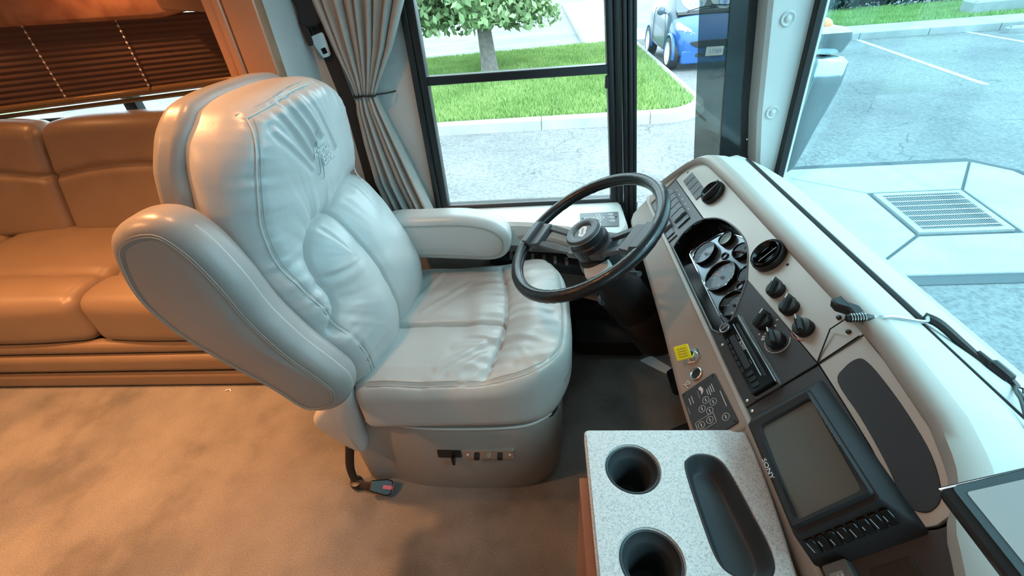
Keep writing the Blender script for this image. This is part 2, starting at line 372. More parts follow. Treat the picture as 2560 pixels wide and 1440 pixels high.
# granite-look solid surface
m, t, b = nodes_mat('speckled_solid_surface'); tcn = t.nodes.new('ShaderNodeTexCoord'); O = tcn.outputs['Object']
n1 = noise(t, O, 420, 2, .5); n2 = noise(t, O, 170, 3, .6)
r1 = ramp(t, n1.outputs['Fac'], [(.34, (.42, .45, .46)), (.44, (.62, .63, .62)), (.62, (.72, .72, .71))]); r2 = ramp(t, n2.outputs['Fac'], [(.35, (.86, .86, .87)), (.5, (1, 1, 1))])
x = mul(t, r1.outputs[0], r2.outputs[0]); t.links.new(x.outputs[0], b.inputs['Base Color']); b.inputs['Roughness'].default_value = .35; M['solid'] = m
M['car_blue'] = mat('blue_car_paint', (.015, .09, .31), .35, metal=.2, coat=.3)
M['car_dark'] = mat('dark_side_cell_paint', (.07, .11, .16), .35, coat=.4)
M['car_glass'] = mat('car_window_glass', (.04, .07, .10), .05, coat=1.0)
M['plate_white'] = mat('plate_white', (.8, .82, .82), .4)
M['eye_white'] = mat('sunshade_white', (.50, .58, .62), .5)
M['eye_blue'] = mat('sunshade_blue', (.16, .30, .58), .5)
M['eye_pale'] = mat('sunshade_pale_blue', (.42, .60, .85), .5)
M['lamp_clear'] = mat('headlamp_lens', (.45, .48, .48), .12, coat=1.0)
M['orange'] = mat('amber_lens', (.95, .25, .04), .25, coat=.5)

# ================================================================== GROUND AND OUTSIDE
GZ = -0.45
def flat(name, poly, z0, z1, m, parent=None, ch=0.0, **k):
    mb = MB(); mb.prism(poly, z0, z1, ch=ch); return mb.build(name, m, parent, **k)
o = flat('ground', [(-60, -30), (60, -30), (60, 80), (-60, 80)], GZ - .3, GZ, M['asphalt'])
tag(o, 'cracked pale grey asphalt of the parking lot around the vehicle', 'ground', kind='structure')
def lawn(poly, z, label, n, box, walk):
    root = empty('lawn', (poly[:, 0].mean(), poly[:, 1].mean(), GZ), label, 'lawn')
    flat('soil', poly, GZ, z - .01, M['soil'], root)
    # blades
    x0, y0, x1, y1 = box; P = rng.uniform((x0, y0), (x1, y1), (n, 2))
    ins = np.zeros(n, bool); px, py = poly[:, 0], poly[:, 1]; j = len(poly) - 1
    for i in range(len(poly)):
        c = ((py[i] > P[:, 1]) != (py[j] > P[:, 1])) & (P[:, 0] < (px[j] - px[i]) * (P[:, 1] - py[i]) / (py[j] - py[i] + 1e-12) + px[i]); ins ^= c; j = i
    P = P[ins]; k = len(P); a = rng.uniform(0, 6.283, k); hgt = rng.uniform(.04, .085, k); w = rng.uniform(.006, .012, k); lx = rng.normal(0, .025, k); ly = rng.normal(0, .025, k)
    v = np.zeros((k, 3, 3)); v[:, 0] = np.stack([P[:, 0] - w * np.cos(a), P[:, 1] - w * np.sin(a), np.full(k, z - .012)], 1)
    v[:, 1] = np.stack([P[:, 0] + w * np.cos(a), P[:, 1] + w * np.sin(a), np.full(k, z - .012)], 1); v[:, 2] = np.stack([P[:, 0] + lx, P[:, 1] + ly, z + hgt], 1)
    g = mesh('grass', v.reshape(-1, 3), np.arange(3 * k).reshape(-1, 3), M['grass'], root, recalc=False, auto=0); g['kind'] = 'stuff'
    return root
def arc(cx, cy, r, a0, a1, n=12): return [(cx + r * math.cos(math.radians(a0 + (a1 - a0) * i / n)), cy + r * math.sin(math.radians(a0 + (a1 - a0) * i / n))) for i in range(n + 1)]
LZ = -.30
edge = [(-6.3, 6.95), (-1.6, 6.92), (.9, 6.90)] + arc(1.62, 7.55, .68, -75, -10, 8) + [(2.33, 9.2), (2.43, 14.2)]
lawnP = np.array(edge + [(1.2, 14.0), (-3.2, 13.4), (-6.8, 13.3)])
lawn(lawnP, LZ, 'green lawn island outside the driver side window with a tree on it', 170000, (-6.8, 6.8, 2.7, 14.3), None)
lawn(np.array([(-17, 8.2), (-11.2, 8.2), (-11.6, 13), (-17, 14)]), LZ, 'small patch of lawn seen low through the window behind the sofa', 12000, (-17, 8, -11, 14), None)
def kerb(path, w, label, name='kerb', seg_len=1.6, m='kerb'):
    root = empty(name, (path[0][0], path[0][1], GZ), label, 'kerb')
    P = np.array(path, float)
    # resample into runs of pieces
    d = np.r_[0, np.cumsum(np.linalg.norm(np.diff(P, axis=0), axis=1))]; k = max(1, int(round(d[-1] / seg_len)))
    for i in range(k):
        a, bb = d[-1] * i / k + .004, d[-1] * (i + 1) / k - .004
        s = np.unique(np.r_[a, d[(d > a) & (d < bb)], bb]); Q = np.stack([np.interp(s, d, P[:, 0]), np.interp(s, d, P[:, 1])], 1)
        T = np.gradient(Q, axis=0); T /= np.linalg.norm(T, axis=1)[:, None]; N = np.stack([T[:, 1], -T[:, 0]], 1)
        v = []; f = []
        prof = [(0, GZ), (0, LZ + .005), (w * .8, LZ + .005), (w, LZ - .02), (w + .03, GZ)]
        for q, nn in zip(Q, N): v += [(q[0] + nn[0] * a_, q[1] + nn[1] * a_, z_) for a_, z_ in prof]
        n = len(prof)
        for r_ in range(len(Q) - 1):
            for c_ in range(n): c2 = (c_ + 1) % n; f.append((r_ * n + c_, r_ * n + c2, (r_ + 1) * n + c2, (r_ + 1) * n + c_))
        f.append(tuple(range(n))); f.append(tuple(range((len(Q) - 1) * n, len(Q) * n)))
        mesh('kerb_stone', v, f, M[m], root)
    return root
kerb(edge, .15, 'concrete kerb curving round the near corner of the lawn island')
kerb([(1.2, 14.0), (-3.2, 13.4), (-6.8, 13.3)], .12, 'thin concrete kerb along the far side of the lawn island')
kerb([(-11.2, 8.2), (-11.6, 13)][::1], .15, 'pale kerb by the small lawn seen under the pleated blind')
# walkway and stripes beyond the lawn
o = flat('walkway', [(1.2, 14.12), (3.0, 14.3), (3.6, 32), (1.25, 32)], GZ, LZ, M['concrete'], ch=.01)
tag(o, 'white concrete walkway leading away beyond the lawn', 'walkway')
sroot = empty('parking_stripe', (-3, 22, GZ), 'painted white stall lines on the asphalt behind the tree', 'road marking')
for k in range(7):
    y = 15.6 + k * 2.3; mb = MB(); F = Fr((-9.5, y - 2.2, GZ), unit((10.0, 3.0 + .25 * k, 0)), unit((-3.0 - .25 * k, 10, 0)), (0, 0, 1)); mb.box((0, -.05, 0), (10.5, .05, .006), F); mb.build('stripe', M['paint'], sroot)
def stripe(a, b, w, label):
    F = Fr((a[0], a[1], GZ), unit((b[0] - a[0], b[1] - a[1], 0)), unit((-(b[1] - a[1]), b[0] - a[0], 0)), (0, 0, 1)); mb = MB(); mb.box((0, -w / 2, -.01), (math.hypot(b[0] - a[0], b[1] - a[1]), w / 2, .006), F)
    tag(mb.build('parking_line', M['paint']), label, 'road marking')
stripe((7.65, 13.39), (6.75, 7.73), .11, 'long white parking line crossing the asphalt seen through the windshield')
stripe((10.03, 13.84), (9.6, 7.6), .11, 'white parking line at the far right edge of the windshield view')
stripe((4.0, 7.6), (3.55, 6.9), .09, 'short worn end of a white line just right of the windshield pillar')
# far pavement on the right
sw = empty('sidewalk', (10, 13.5, GZ), 'pale concrete sidewalk across the far end of the parking stalls', 'sidewalk')
for k in range(5):
    x0 = 6.0 + k * 1.55; flat('paving_slab', [(x0, 12.55), (x0 + 1.53, 12.55), (x0 + 1.53, 13.75), (x0, 13.75)], GZ, LZ, M['concrete'], sw, ch=.012)
flat('paving_slab', [(13.8, 12.55), (20, 12.55), (20, 13.75), (13.8, 13.75)], GZ, LZ, M['concrete'], sw, ch=.012)
lawn(np.array([(5.5, 13.78), (20, 13.78), (20, 17.5), (5.5, 17.5)]), LZ, 'strip of green grass between sidewalk and dark shrubs', 40000, (5.5, 13.7, 20, 17.5), None)
o = flat('barrier_block', rpoly([(11.2, 14.3), (15.5, 14.5), (15.5, 15.1), (11.4, 15.0)], .05), LZ - .1, LZ + .28, M['kerb'], ch=.04); tag(o, 'long low concrete block on the grass at the far right', 'barrier')
o = flat('wheel_stop', rpoly([(10.4, 12.0), (12.6, 12.1), (12.6, 12.28), (10.4, 12.18)], .03), GZ, GZ + .13, M['kerb'], ch=.04); tag(o, 'pale concrete wheel stop in front of the sidewalk', 'wheel stop')
def leaves(name, n, centre, rad, size, m, parent=None, shell=.5, cut=None):
    d = rng.normal(size=(n, 3)); d /= np.linalg.norm(d, axis=1)[:, None]; r = rng.uniform(shell, 1, n) ** .6
    lump = 1 + .22 * np.sin(d[:, 0] * 7 + 1) * np.sin(d[:, 1] * 6) + .12 * np.sin(d[:, 2] * 11 + d[:, 0] * 5)
    P = np.array(centre) + d * (r * lump)[:, None] * np.array(rad)
    if cut is not None: P = P[P[:, 2] > cut + rng.uniform(-.12, .12, len(P))]
    n = len(P); a = rng.normal(size=(n, 3)); a /= np.linalg.norm(a, axis=1)[:, None]; b_ = rng.normal(size=(n, 3)); b_ = np.cross(a, b_); b_ /= np.linalg.norm(b_, axis=1)[:, None]
    s = (size * rng.uniform(.6, 1.2, n))[:, None]; v = np.stack([P - a * s, P + b_ * s * .55 - a * s * .1, P + a * s, P - b_ * s * .55 - a * s * .1], 1)
    return mesh(name, v.reshape(-1, 3), np.arange(4 * n).reshape(-1, 4), m, parent, recalc=False, auto=0)
for k, (x, y, s) in enumerate([(9.4, 17.8, 1.0), (11.2, 18.2, 1.2), (13.3, 18.0, 1.1), (15.6, 18.4, 1.3)]):
    r_ = empty('shrub', (x, y, LZ), ['dark spreading shrub at the left of the far hedge row, above the sidewalk', 'dark shrub second in the far hedge row above the sidewalk', 'dark shrub third in the far hedge row, behind the concrete block', 'dark shrub at the right end of the far hedge row'][k], 'shrub', 'dark shrubs beyond the sidewalk')
    lf = leaves('foliage', 7000, (x, y, LZ + .6 * s), (1.3 * s, .9, .9 * s), .07, M['bush'], r_, shell=.3, cut=LZ + .02); lf['kind'] = 'stuff'
    mb = MB()
    for q in range(5): mb.tube([(x + rng.uniform(-.1, .1), y, LZ), (x + rng.uniform(-.7, .7), y + rng.uniform(-.3, .3), LZ + .9)], .02, 5)
    mb.build('stem', M['bark'], r_)
# tree on the lawn
tree = empty('tree', (-1.17, 10.85, LZ), 'young maple tree with grey trunk standing on the lawn island', 'tree')
mb = MB(); tp = smooth_open([(-1.17, 10.85, LZ - .02), (-1.2, 10.85, .2), (-1.25, 10.85, 1.2), (-1.22, 10.85, 3.2)], 6); tr = np.interp(np.linspace(0, 1, len(tp)), [0, .06, .3, 1], [.25, .19, .165, .10]); mb.tube(tp, tr, 18)
mb.build('trunk', M['bark'], tree)
mb = MB()
for k in range(9):
    a = k * .7; z = 1.0 + .2 * k; mb.tube(smooth_open([(-1.23, 10.85, z), (-1.23 + .7 * math.cos(a), 10.85 + .7 * math.sin(a), z + .35), (-1.23 + 1.6 * math.cos(a), 10.85 + 1.6 * math.sin(a), z + .3)], 4), np.linspace(.05, .012, 9), 6)
mb.build('branch', M['bark'], tree)
lf = leaves('foliage', 26000, (-1.3, 10.85, 2.0), (2.1, 2.0, 1.75), .085, M['leaf'], tree, shell=.25, cut=.62); lf['kind'] = 'stuff'
# hanging outer sprays
lf = leaves('foliage', 1500, (-2.5, 10.5, .95), (.8, .7, .36), .08, M['leaf'], tree, shell=.1); lf['kind'] = 'stuff'
lf = leaves('foliage', 1500, (-.75, 10.5, .95), (.85, .7, .36), .08, M['leaf'], tree, shell=.1); lf['kind'] = 'stuff'
# drain apron
apron = empty('drain_apron', (3.4, 3.7, GZ), 'square pale concrete apron in four slabs around the drain grate', 'drain surround')
o0 = [(2.2, 2.72), (4.52, 2.72), (4.52, 4.72), (2.2, 4.72)]; i0 = [(2.90, 3.26), (3.66, 3.26), (3.80, 4.06), (2.98, 4.06)]
flat('tar_border', [(2.10, 2.62), (4.62, 2.62), (4.60, 4.46), (4.38, 4.83), (2.10, 4.83)], GZ - .05, GZ + .008, M['joint'], apron)
o1 = [(2.2, 2.72), (4.52, 2.72), (4.50, 4.40), (2.2, 4.72)]
for k in range(4):
    k2 = (k + 1) % 4; a, b2, c, d = np.array(o0[k]), np.array(o0[k2]), np.array(i0[k2]), np.array(i0[k]); quad = np.array([a, b2, c, d])
    if k == 1: quad = np.array([a, (4.52, 4.42), (4.33, 4.71), c, d])
    if k == 2: quad = np.array([(4.33, 4.71), b2, c, d])
    flat('concrete_slab', inset(quad, .012), GZ - .04, GZ + .02 + .002 * k, M['concrete'], apron, ch=.006)
grate = empty('drain_grate', (3.35, 3.66, GZ), 'steel bar drain grate set in the middle of the concrete apron', 'drain grate')
gi = np.array([(2.93, 3.29), (3.63, 3.29), (3.76, 4.03), (3.01, 4.03)]); gin = inset(gi, .05); M['bar'] = mat('dark_grate_bar', (.16, .18, .19), .7)  # bars in one plain dark blue-grey
for k in range(4):
    k2 = (k + 1) % 4; flat('frame_bar', [gi[k], gi[k2], gin[k2], gin[k]], GZ - .02, GZ + .03, M['kerb'], grate)
flat('pit_shade', gin, GZ - .005, GZ + .004, M['joint'], grate)  # flat dark sheet, its colour stands for the shade inside the drain
for k in range(33):
    s_ = (k + .5) / 33; a = gin[0] * (1 - s_) + gin[1] * s_; c = gin[3] * (1 - s_) + gin[2] * s_; d = unit(c - a); n_ = np.array([-d[1], d[0]]) * .0035
    flat('grate_bar', [a - n_, a + n_, c + n_, c - n_][::-1], GZ + .005, GZ + .028, M['bar'], grate)
for k in range(7):
    s_ = (k + .5) / 7; a = gin[0] * (1 - s_) + gin[3] * s_; c = gin[1] * (1 - s_) + gin[2] * s_; flat('cross_bar', [a - (0, .005), c - (0, .005), c + (0, .005), a + (0, .005)], GZ + .006, GZ + .031, M['steel'], grate)

# ------------------------------------------------------------------ small blue car
CX, CY = 3.42, 10.28            # centre of the front bumper
car = empty('microcar', (CX, CY + 1.3, GZ), 'small blue two-seat car with big-eyed sunshade behind its windshield', 'car')
def car_sec(y, top, wb, wt, belt):      # cross-section of the body at a distance behind the bumper
    h = belt - .18
    return [(-wb * .96, .20), (-wb, .34), (-wb * 1.0, .18 + h * .75), (-wb * .96, belt), (-wt, top), (wt, top), (wb * .96, belt), (wb * 1.0, .18 + h * .75), (wb, .34), (wb * .96, .20)]
st = [(0.0, .50, .50, .46, .44), (.03, .62, .60, .52, .56), (.12, .70, .70, .56, .64), (.30, .80, .745, .60, .72), (.55, .90, .755, .62, .80), (.62, .92, .757, .64, .84)]
ca = []
for s_ in st: ca.append((s_[0], car_sec(*s_)))
# hood and nose (blue plastic panels)
v = []; f = []; n = 10
for y, sec in ca: v += [(CX + a, CY + y, GZ + b_) for a, b_ in sec]
for k in range(len(ca) - 1):
    for i in range(n): j = (i + 1) % n; f.append((k * n + i, k * n + j, (k + 1) * n + j, (k + 1) * n + i))
f.append(tuple(range(n))); f.append(tuple((len(ca) - 1) * n + i for i in range(n)))
body = mesh('front_body', v, f, M['car_blue'], car, smooth=True, auto=0)
sb = body.modifiers.new('s', 'SUBSURF'); sb.levels = 2; sb.render_levels = 2
# cabin cell
cab = [(.60, .90, .755, .64, .84), (.85, 1.12, .77, .60, .92), (1.15, 1.44, .775, .54, .95), (1.5, 1.54, .775, .55, .96), (2.1, 1.53, .775, .55, .97), (2.45, 1.40, .76, .56, .96), (2.62, .95, .73, .66, .85), (2.66, .5, .70, .6, .45)]
v = []; f = []
for s_ in cab: v += [(CX + a, CY + s_[0], GZ + b_) for a, b_ in car_sec(*s_)]
for k in range(len(cab) - 1):
    for i in range(n): j = (i + 1) % n; f.append((k * n + i, k * n + j, (k + 1) * n + j, (k + 1) * n + i))
f.append(tuple(range(n))); f.append(tuple((len(cab) - 1) * n + i for i in range(n)))
cell = mesh('cabin_shell', v, f, M['car_dark'], car, smooth=True, auto=0); sb = cell.modifiers.new('s', 'SUBSURF'); sb.levels = 2; sb.render_levels = 2
def Cp(x, y, z): return (CX + x, CY + y, GZ + z)
# windshield with the sunshade
wsF = Fr(Cp(0, .66, .925), (1, 0, 0), unit((0, .56, .56)), unit((0, -.56, .56)))
ws = MB(); ws.prism(rpoly([(-.63, .0), (.63, .0), (.53, .72), (-.53, .72)], .06), .0, .02, wsF, ch=.004); wso = ws.build('windshield', M['car_glass'], car)
for sgn, x in ((-1, -.27), (1, .27)):
    mb = MB(); mb.prism(circle(x, .30, .24, 36, 1.15), .021, .024, wsF); e = mb.build('sunshade_eye', M['eye_white'], car)
    mb = MB(); mb.prism(circle(x + .03, .155, .125, 32, .75), .0245, .026, wsF); mb.build('iris', M['eye_blue'], e)
    mb = MB(); mb.prism(circle(x + .03, .155, .10, 32, .75), .0262, .027, wsF); mb.build('iris_ring', M['eye_pale'], e)
    mb = MB(); mb.prism(circle(x + .03, .16, .045, 24, .8), .0272, .028, wsF); mb.build('pupil', M['eye_blue'], e)
mb = MB(); mb.tube([wsF.p(-.42, .0, .045), wsF.p(-.15, .06, .05), wsF.p(.30, .085, .05)], .010, 6); mb.tube([wsF.p(.62, .02, .04), wsF.p(.35, .07, .05), wsF.p(.02, .10, .05)], .010, 6); mb.build('wiper', M['black'], car)
mb = MB(); mb.box((-.60, -.06, -.01), (.60, .0, .03), wsF); mb.build('cowl_grille', M['black'], car)
# headlamps
for sg in (-1, 1):
    pts = smooth_closed([(sg * .66, .82), (sg * .58, .78), (sg * .42, .68), (sg * .34, .60), (sg * .36, .565), (sg * .50, .565), (sg * .63, .62), (sg * .685, .72)], 5)
    F = Fr(Cp(0, 0, 0), (1, 0, 0), (0, 0, 1), (0, -1, 0)); mb = MB(); v = []; P = pts if sg > 0 else pts[::-1]
    # follow the nose: deeper at the outside
    dep = lambda q: .10 + .55 * max(0, abs(q[0]) - .42) ** 1.2 * 1.0 + .45 * max(0, q[1] - .60)
    cen = P.mean(0); rings = []
    for s_, off in ((1.0, .05), (1.0, -.005), (.9, -.02), (.6, -.035), (.2, -.04)):
        rings.append([Cp(q[0], dep(q) + off, q[1]) for q in (cen + (P - cen) * s_)])
    n_ = len(P); f = []
    for r_ in rings: v += r_
    for k in range(len(rings) - 1):
        for i in range(n_): j = (i + 1) % n_; f.append((k * n_ + i, k * n_ + j, (k + 1) * n_ + j, (k + 1) * n_ + i))
    f.append(tuple((len(rings) - 1) * n_ + i for i in range(n_))); f.append(tuple(range(n_)))
    hl = mesh('headlamp', v, f, M['lamp_clear'], car)
    for q, rr in (((.60, .72), .045), ((.52, .665), .05), ((.42, .615), .04)):
        mb = MB(); F = frame_z(Cp(sg * q[0], dep(q) - .035, q[1]), (0, -1, .1)); mb.lathe([(rr, 0), (rr, .014), (rr * .8, .016), (rr * .6, .004)], F, 16); mb.build('lamp_bowl', M['steel'], hl)
F = Fr(Cp(0, 0, 0), (1, 0, 0), (0, 0, 1), (0, -1, 0))
mb = MB(); mb.prism(smooth_closed([(-.46, .50), (-.30, .52), (0, .525), (.30, .52), (.46, .50), (.38, .43), (.25, .40), (0, .395), (-.25, .40), (-.38, .43)], 4), -.10, .012, F, ch=.006); mb.build('grille', M['black'], car)
mb = MB(); mb.prism(rrect(-.34, .245, .34, .315, .03), -.05, .004, F, ch=.004); mb.build('lower_grille', M['black'], car)
mb = MB(); mb.prism(rrect(-.60, .13, .60, .36, .06), -.2, -.004, F, ch=.02); mb.build('bumper', M['car_blue'], car)
mb = MB(); mb.lathe([(.030, 0), (.034, .006), (.030, .010), (.018, .010), (.018, .002)], frame_z(Cp(0, .035, .565), (0, -1, .35)), 24); mb.build('emblem', M['chrome'], car)
mb = MB(); mb.prism(rrect(-.16, .255, .16, .41, .012), .012, .018, F); pl = mb.build('number_plate', M['plate_white'], car)
text('plate_number', '57289', .10, Fr(Cp(0.01, -.0185, .325), (1, 0, 0), (0, 0, 1), (0, -1, 0)), M['eye_blue'], pl, sx=.9)
# side glass, mirrors, door line, wheels
for sg in (-1, 1):
    F = Fr(Cp(sg * .775, 0, 0), (0, 1, 0), unit((-sg * .20, 0, .58)), (sg, 0, .3))
    mb = MB(); mb.prism(rpoly([(.88, .99), (1.15, 1.42), (2.0, 1.48), (2.1, 1.02)], .05) - np.array((0, .55)), -.02 + .0, .012, Fr(Cp(sg * .755, 0, .55), (0, 1, 0), unit((-sg * .33, 0, 1)), unit((sg, 0, .33))), ch=.003); mb.build('side_window', M['car_glass'], car)
    mb = MB(); mb.lathe([(.02, -.09), (.07, -.06), (.085, 0), (.07, .06), (.02, .075)], frame_z(Cp(sg * .86, .92, .98), (0, 1, 0)), 20); mb.tube([Cp(sg * .74, .95, .93), Cp(sg * .86, .92, .95)], .022, 8); mb.build('wing_mirror', M['car_dark'], car)
    mb = MB(); mb.tube(smooth_closed([Cp(sg * .78, .72, .36), Cp(sg * .785, .80, .80), Cp(sg * .765, 1.0, .96), Cp(sg * .77, 1.75, .97), Cp(sg * .785, 1.85, .6), Cp(sg * .78, 1.7, .36)], 5), .006, 5, closed=True); mb.build('door_seam', M['black'], car)
    for y in (.36, 2.30):
        x = CX + sg * .70; FW = frame_z((x, CY + y, GZ + .285), (sg, 0, 0), (0, 1, 0))
        mb = MB(); mb.lathe([(.20, -.10), (.275, -.09), (.285, -.05), (.285, .05), (.275, .085), (.20, .09), (.19, .05), (.19, -.05)], FW, 36, False, False); wh = mb.build('wheel', M['rubber'], car)
        mb = MB(); mb.lathe([(.20, .05), (.205, .088), (.19, .09), (.18, .05)], FW, 32, False, False)
        for q in range(6):
            a = q * math.pi / 3; c_, s2 = math.cos(a), math.sin(a); F6 = Fr(FW.p(0, 0, 0), FW.x * c_ + FW.y * s2, -FW.x * s2 + FW.y * c_, FW.z); mb.prism([(.03, -.022), (.19, -.035), (.19, .035), (.03, .022)], .05, .075, F6)
        mb.lathe([(.05, .05), (.05, .082), (.02, .088)], FW, 16); mb.build('rim', M['plate_white'], wh)
        mb = MB(); mb.lathe([(.185, .0), (.185, .03)], FW, 24); mb.build('brake_drum', M['black'], wh)
        # arch lip
        mb = MB(); mb.tube([(x + sg * .055, CY + y + .33 * math.cos(a), GZ + .285 + .33 * math.sin(a)) for a in np.linspace(-.2, 3.34, 20)], .03, 8); mb.build('wheel_arch', M['car_blue'], car)
car.scale = (1.06, 1.06, 1.06)
# ================================================================== VEHICLE SHELL
def S(o, label): return tag(o, label, None, None, 'structure')
def boxes(name, L, m, parent=None, ch=None):
    mb = MB()
    for a, b in L: mb.box(a, b)
    return mb.build(name, M[m] if isinstance(m, str) else m, parent)
S(boxes('floor', [((-5.2, -1.25, -.06), (.86, 1.80, 0)), ((-5.0, 1.78, -.06), (-.80, 2.46, 0))], 'carpet'), 'beige stained carpet over the whole floor')
S(boxes('ceiling', [((-5.2, -1.25, 2.05), (.90, 1.80, 2.12)), ((-5.0, 1.7, 1.95), (-.80, 2.50, 2.02))], 'ceiling'), 'padded ceiling')
S(boxes('wall_left', [((-.80, 1.72, .69), (-.462, 1.80, 2.05)), ((-.80, 1.72, 0), (.372, 1.80, .69)), ((.37, 1.72, 0), (.88, 1.80, .56)), ((-.47, 1.72, 1.90), (.88, 1.80, 2.05))], 'wall'), 'pale textured driver side wall around the side window')
S(boxes('wall_slide_end', [((-.86, 1.80, 0), (-.80, 2.46, 1.95))], 'wall'), 'end wall of the sofa bay')
S(boxes('wall_bay', [((-5.0, 2.40, 0), (-.80, 2.46, .98)), ((-5.0, 2.40, 1.62), (-.80, 2.46, 1.95)), ((-1.42, 2.40, .98), (-.80, 2.46, 1.62)), ((-5.0, 2.40, .98), (-4.3, 2.46, 1.62)), ((-5.02, 1.4, 0), (-4.96, 2.46, 2.0))], 'wall'), 'wall behind the sofa')
S(boxes('wall_right', [((-5.2, -1.25, 0), (.86, -1.19, .80)), ((-5.2, -1.25, 1.75), (.86, -1.19, 2.05)), ((-5.2, -1.25, .8), (.40, -1.19, 1.75))], 'wall'), 'passenger side wall')
S(boxes('wall_rear', [((-5.26, -1.25, 0), (-5.2, 2.46, 2.05))], 'wall'), 'rear partition')
S(boxes('wall_front', [((.84, -1.25, -.06), (.90, 1.80, .80)), ((.84, -1.25, 1.93), (.92, 1.80, 2.12))], 'taupe'), 'front bulkhead below and above the windshield')
# slide-out fascia: stained wood trim boards with grooves
tr = empty('trim_1', (-.88, 1.45, 0), 'tall stained wood trim boards at the front edge of the sofa bay', None, None, 'structure')
for x0, x1, y0 in ((-.955, -.925, 1.445), (-.922, -.897, 1.435), (-.894, -.800, 1.44)):
    mb = MB(); mb.prism(rpoly([(x0, y0), (x1, y0), (x1, y0 + .05), (x0, y0 + .05)], .006, 3), 0, 2.05); mb.build('trim_board', M['wood'], tr)
S(boxes('trim_2', [((-.835, 1.49, 0), (-.80, 1.80, 2.05))], 'wall'), 'padded return behind the wood trim boards')
# driver window
w1 = empty('window_1', (-.1, 1.73, .7), 'black framed driver side sliding window with a cross rail', None, None, 'structure')
def wbox(name, a, b, m='frame_black', parent=None, ch=.003):
    mb = MB(); mb.prism(rpoly([(a[0], a[1]), (b[0], a[1]), (b[0], b[1]), (a[0], b[1])], ch, 2), a[2], b[2], ch=ch, ch0=ch); return mb.build(name, M[m] if isinstance(m, str) else m, parent)
wbox('window_frame', (-.463, 1.695, .69), (-.441, 1.75, 1.92), parent=w1); wbox('window_frame', (-.437, 1.70, .69), (-.412, 1.75, 1.92), parent=w1)
wbox('cross_rail', (-.415, 1.705, 1.185), (.222, 1.745, 1.214), parent=w1)
wbox('bottom_rail', (-.415, 1.705, .698), (.262, 1.75, .716), parent=w1, m='black')
def shear(o, k, z0=1.4):
    for q in o.data.vertices: q.co.x += (z0 - q.co.z) * k
    return o
shear(wbox('window_frame', (.204, 1.705, .69), (.227, 1.75, 1.92), parent=w1), .082)
shear(wbox('window_channel', (.229, 1.70, .66), (.252, 1.75, 1.92), parent=w1), .082)
mb = MB(); mb.prism(rpoly([(.214, 1.14), (.226, 1.14), (.226, 1.18), (.214, 1.18)], .005, 3), 1.69, 1.705, Fr((0, 0, 0), (1, 0, 0), (0, 0, 1), (0, -1, 0)).at(0, 0, -3.395)); mb.build('latch', M['black'], w1)
boxes('pane', [((-.414, 1.728, .716), (.25, 1.733, 1.19))], 'side_glass', w1); boxes('pane', [((-.414, 1.738, 1.21), (.21, 1.743, 1.92))], 'side_glass', w1)
pil = empty('trim_3', (.34, 1.68, .5), 'ribbed black pillar between side window and quarter window', None, None, 'structure')
for x0, x1, y0 in ((.255, .270, 1.69), (.272, .287, 1.685), (.289, .303, 1.695)): shear(wbox('pillar_rib', (x0, y0, .50), (x1, 1.75, 1.95), parent=pil), .085)
w2 = empty('window_2', (.5, 1.74, .86), 'narrow quarter window between black pillar and windshield pillar', None, None, 'structure')
shear(boxes('pane', [((.295, 1.735, .56), (.605, 1.740, 1.93))], 'side_glass', w2), .10); shear(boxes('tinted_strip', [((.508, 1.742, .56), (.603, 1.745, 1.93))], 'dark_glass', w2), .124)
shear(boxes('black_band', [((.602, 1.733, .56), (.80, 1.7415, 1.93))], 'frit', w2), .124)
for z in (1.30, 1.13, 1.0, .92):
    mb = MB(); mb.lathe([(.004, 0), (.004, .003), (.002, .004)], frame_z((.715 + (1.3 - z) * .11, 1.735, z), (0, -1, 0)), 10); mb.build('screw', M['chrome'], w2)
# A-pillar
ap = empty('trim_4', (.78, 1.66, .8), 'pale windshield pillar cover with two dimpled screw caps', None, None, 'structure')
XZ = Fr((0, 0, 0), (1, 0, 0), (0, 0, 1), (0, -1, 0))      # c = -y
mb = MB(); mb.prism([(.655, 1.95), (.692, 1.36), (.738, 1.03), (.772, .86), (.80, .80), (.87, .80), (.848, 1.36), (.83, 1.95)], -1.735, -1.645, XZ, ch=.012); mb.build('pillar_cover', M['ledge'], ap)
for x, z in ((.757, 1.318), (.782, 1.038)):
    mb = MB(); mb.lathe([(.023, -.002), (.022, .003), (.019, .0045), (.014, .001), (.011, .0005), (.008, .006), (.001, .008)], XZ.at(x, z, -1.645), 28); mb.build('screw_cap', M['ledge'], ap)
ws = empty('window_3', (.87, 0, .83), 'large tinted windshield across the front', None, None, 'structure')
boxes('pane', [((.862, -1.2, .80), (.868, 1.70, 1.95))], 'windshield', ws)
mb = MB(); mb.prism([(.845, .76), (.872, .76), (.848, 1.40), (.836, 1.95), (.812, 1.95), (.822, 1.40)], -1.66, -1.62, XZ, ch=.004); mb.build('gasket', M['rubber'], ws)
mb = MB(); mb.prism([(.873, .76), (.880, .76), (.856, 1.40), (.844, 1.95), (.837, 1.95), (.849, 1.40)], -1.65, -1.625, XZ); mb.build('edge_strip', M['plate_white'], ws)
pc = empty('light_block_curtain', (.80, -.85, .9), 'added unseen curtain over the passenger half of the windshield, blocking light', 'curtain')  # unseen curtain added to keep the seat's near side and right dash dark
mb = MB(); cvp = [(.805 + .018 * math.sin(k * 1.25), -1.18 + k * .0135) for k in range(66)]
mb.add([(x, y, z) for z in (.96, 1.93) for x, y in cvp], [(i, i + 1, i + 67, i + 66) for i in range(65)]); mb.build('curtain_cloth', M['curtain'], pc, recalc=False)
